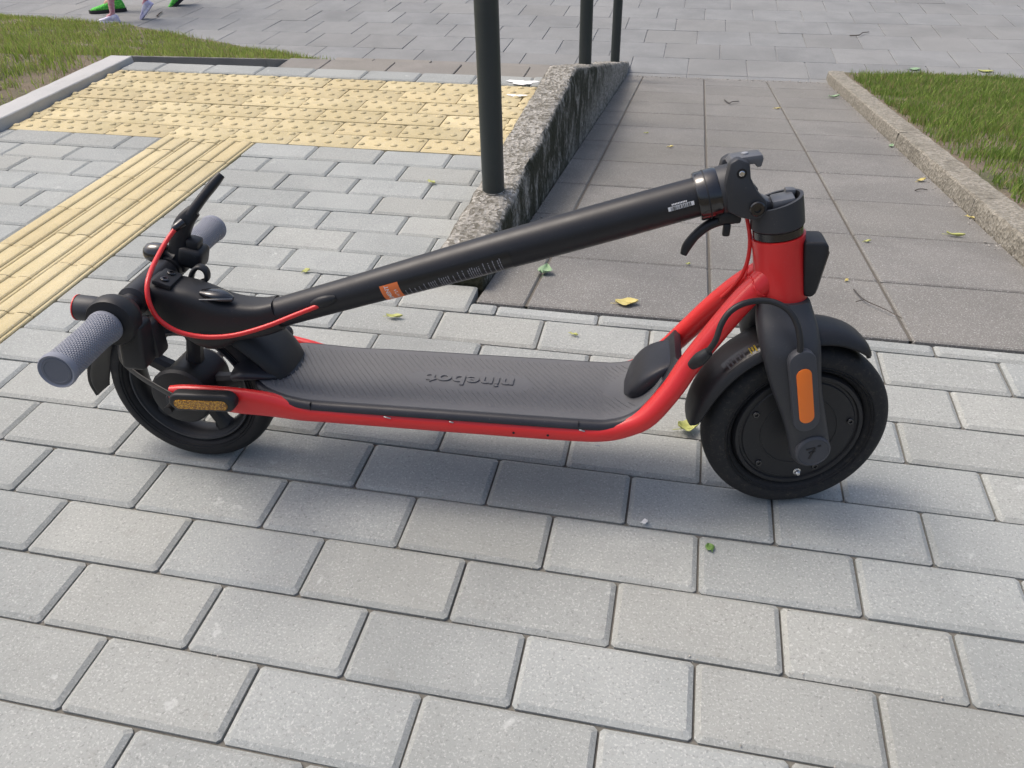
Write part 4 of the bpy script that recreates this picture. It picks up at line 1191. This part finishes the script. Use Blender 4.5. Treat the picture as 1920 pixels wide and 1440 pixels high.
def person(label, base, heading, s, feet, legmat, topmat, lowmat, shoemat, hip_off):
    """feet: two (forward, lateral, height of heel, toe pitch deg) in metres for this size; z=0 is the plaza"""
    root = empty('person', base, (0, 0, heading)); tag(root, label, 'person')
    pv, rad, ed = [], [], []
    def J(p, r_, parent=None):
        pv.append(p); rad.append(r_)
        if parent is not None: ed.append((parent, len(pv) - 1))
        return len(pv) - 1
    hf = hip_off
    pel = J((hf, 0, .93 * s), .115 * s)
    w1 = J((hf + .005, 0, 1.08 * s), .105 * s, pel); ch = J((hf + .01, 0, 1.28 * s), .125 * s, w1)
    nk = J((hf + .015, 0, 1.44 * s), .055 * s, ch); hd = J((hf + .03, 0, 1.53 * s), .075 * s, nk); J((hf + .03, 0, 1.62 * s), .085 * s, hd)
    for sg, sw in ((-1, 1), (1, -1)):
        sh = J((hf + .01, sg * .165 * s, 1.37 * s), .055 * s, ch)
        el = J((hf + sw * .05 * s, sg * .20 * s, 1.10 * s), .042 * s, sh); wr = J((hf + sw * .14 * s, sg * .20 * s, .88 * s), .028 * s, el)
        pm = J((hf + sw * .165 * s, sg * .20 * s, .82 * s), .030 * s, wr)
        for q in range(4):
            f1 = J((hf + (sw * .18 + (q - 1.5) * .018) * s, sg * .197 * s, .765 * s), .009 * s, pm); J((hf + (sw * .185 + (q - 1.5) * .018) * s, sg * .185 * s, (.725 + .008 * abs(q - 1)) * s), .008 * s, f1)
        f1 = J((hf + (sw * .165 + .045) * s, sg * .19 * s, .80 * s), .010 * s, pm); J((hf + (sw * .165 + .06) * s, sg * .185 * s, .765 * s), .009 * s, f1)
    ank = []
    for sg, (fx, fy, fz, pt) in zip((-1, 1), feet):
        hip = J((hf, sg * .09 * s, .90 * s), .088 * s, pel)
        a = np.array([fx, fy, fz + .085 * s]); h_ = np.array([hf, sg * .09 * s, .90 * s])
        d = a - h_; L = np.linalg.norm(d); ll = .425 * s
        off = math.sqrt(max(1e-6, ll * ll - (L / 2) ** 2)) if L < 2 * ll else 0
        kn = (a + h_) / 2 + np.array([off, 0, 0]) * .95
        kk = J(tuple(kn), .058 * s, hip); cf = J(tuple(kn * .62 + a * .38), .052 * s, kk); an = J(tuple(a), .034 * s, cf)
        p = R(pt); J((fx + .09 * s * math.cos(p), fy, fz + .05 * s - .09 * s * math.sin(p)), .030 * s, an)
        ank.append((fx, fy, fz, pt))
    me = bpy.data.meshes.new('body'); me.from_pydata([tuple(map(float, p)) for p in pv], ed, [])
    ob = link(bpy.data.objects.new('body', me), root)
    m1 = ob.modifiers.new('skin', 'SKIN'); m1.use_smooth_shade = True
    for i, r_ in enumerate(rad): me.skin_vertices[0].data[i].radius = (r_, r_)
    me.skin_vertices[0].data[0].use_root = True
    ob.modifiers.new('sub', 'SUBSURF').levels = 1
    bpy.context.view_layer.update()
    m2 = bpy.data.meshes.new_from_object(ob.evaluated_get(bpy.context.evaluated_depsgraph_get()))
    ob.modifiers.clear(); ob.data = m2; m2.materials.clear()
    for mm in ('skin', topmat, lowmat, legmat): m2.materials.append(M[mm])
    for p in m2.polygons:
        z = p.center.z / s; y = abs(p.center.y) / s
        p.material_index = 0 if z > 1.42 or (y > .15 and z < 1.12) else 1 if z > .96 else 2 if z > .52 else 3
        p.use_smooth = True
    V, F = disc_solid([(.03 * s, .085 * s), (.075 * s, .07 * s), (.098 * s, .02 * s), (.095 * s, -.03 * s), (.06 * s, -.05 * s)], (hf + .012 * s, 0, 1.625 * s), (-.25, 0, 1), 20)
    obj('hair', V, F, M['hair'], root, 60)
    for fx, fy, fz, pt in ank:
        L = .265 * s; mtx = Matrix.Rotation(R(pt), 3, 'Y')
        def tf(v): 
            w = np.array([list(mtx @ Vector(q)) for q in v]); return w + np.array([fx - .05 * s, fy, fz])
        # upper: sections from heel to toe
        rings = []
        for x, hw, h_ in ((-.015, .018, .055), (0, .031, .088), (.05, .034, .098), (.10, .037, .082), (.15, .042, .060), (.20, .042, .046), (.24, .032, .036), (.258, .014, .024)):
            ring = []
            for q in range(14):
                a = 2 * math.pi * q / 14; ca, sa = math.cos(a), math.sin(a)
                ring.append((x * s, hw * s * math.copysign(abs(ca) ** .75, ca), s * (.016 + (h_ - .016) * (.5 + .5 * math.copysign(abs(sa) ** .75, sa)))))
            rings.append(ring)
        V, F = loft(rings); sh_ = obj('shoe', V, F, M[shoemat], root, 60, tf)
        rings = []
        for x, hw in ((-.022, .016), (-.012, .030), (.05, .036), (.10, .037), (.16, .045), (.21, .044), (.25, .030), (.268, .012)):
            rings.append([(x * s, u * hw * s, z * s) for u, z in ((-1, 0.0), (-1, .018), (-.9, .024), (.9, .024), (1, .018), (1, 0.0))])
        V, F = loft(rings); obj('sole', V, F, M['sole' if shoemat == 'shoe_green' else 'shoe_lilac'], sh_, 60, tf)
    return root
person('walking adult with bare ankles and bright green trainers', (-3.50, 5.60, -.5985), R(204), 1.0, [(.18, .06, 0, 0), (-.36, -.03, .085, 34)], 'skin', 'top_a', 'shorts', 'shoe_green', -.06)
person('walking child in pink leggings and lilac shoes', (-3.38, 5.18, -.5985), R(188), .62, [(.06, .05, 0, 0), (-.20, -.05, .10, 42)], 'leg_pink', 'top_c', 'leg_pink', 'shoe_lilac', -.03)

# loose grit in the corners of the ramp and along the joints
rgp = np.random.default_rng(21)
V, F = [], []
def pebble(x, y, z, r_):
    global V, F
    q = rgp.normal(0, 1, (6, 3)) * .18
    base = np.array([(1, 0, 0), (-1, 0, 0), (0, 1, 0), (0, -1, 0), (0, 0, .7), (0, 0, -.7)]) + q
    n0 = len(V); V += [tuple(np.array((x, y, z + r_ * .4)) + b * r_) for b in base]
    F += [tuple(n0 + i for i in t) for t in ((0, 2, 4), (2, 1, 4), (1, 3, 4), (3, 0, 4), (2, 0, 5), (1, 2, 5), (3, 1, 5), (0, 3, 5))]
for _ in range(220):
    y = rgp.uniform(.7, 4.15); x = 1.808 - abs(rgp.normal(0, .018)); pebble(x, y, zr(y), rgp.uniform(.0012, .0042))
for _ in range(150):
    y = rgp.uniform(.7, 4.15); x = .656 + abs(rgp.normal(0, .012)); pebble(x, y, zr(y), rgp.uniform(.001, .0035))
for _ in range(120):
    y = 4.2 - abs(rgp.normal(0, .03)); x = rgp.uniform(.7, 1.8); pebble(x, y, zr(y), rgp.uniform(.002, .006))
for _ in range(260):
    j = rgp.integers(-4, 5); x = rgp.uniform(-.1, 1.7); pebble(x, j * .1 + rgp.normal(0, .004), -.001, rgp.uniform(.0006, .0016))
for _ in range(120):
    x, y = rgp.uniform(.7, 1.8), rgp.uniform(.6, 4.1); pebble(x, y, zr(y), rgp.uniform(.0008, .0022))
o = obj('grit', V, F, M['grit'], None, None)
tag(o, 'loose pale grit scattered along the ramp edges and paver joints', 'grit', kind='stuff')
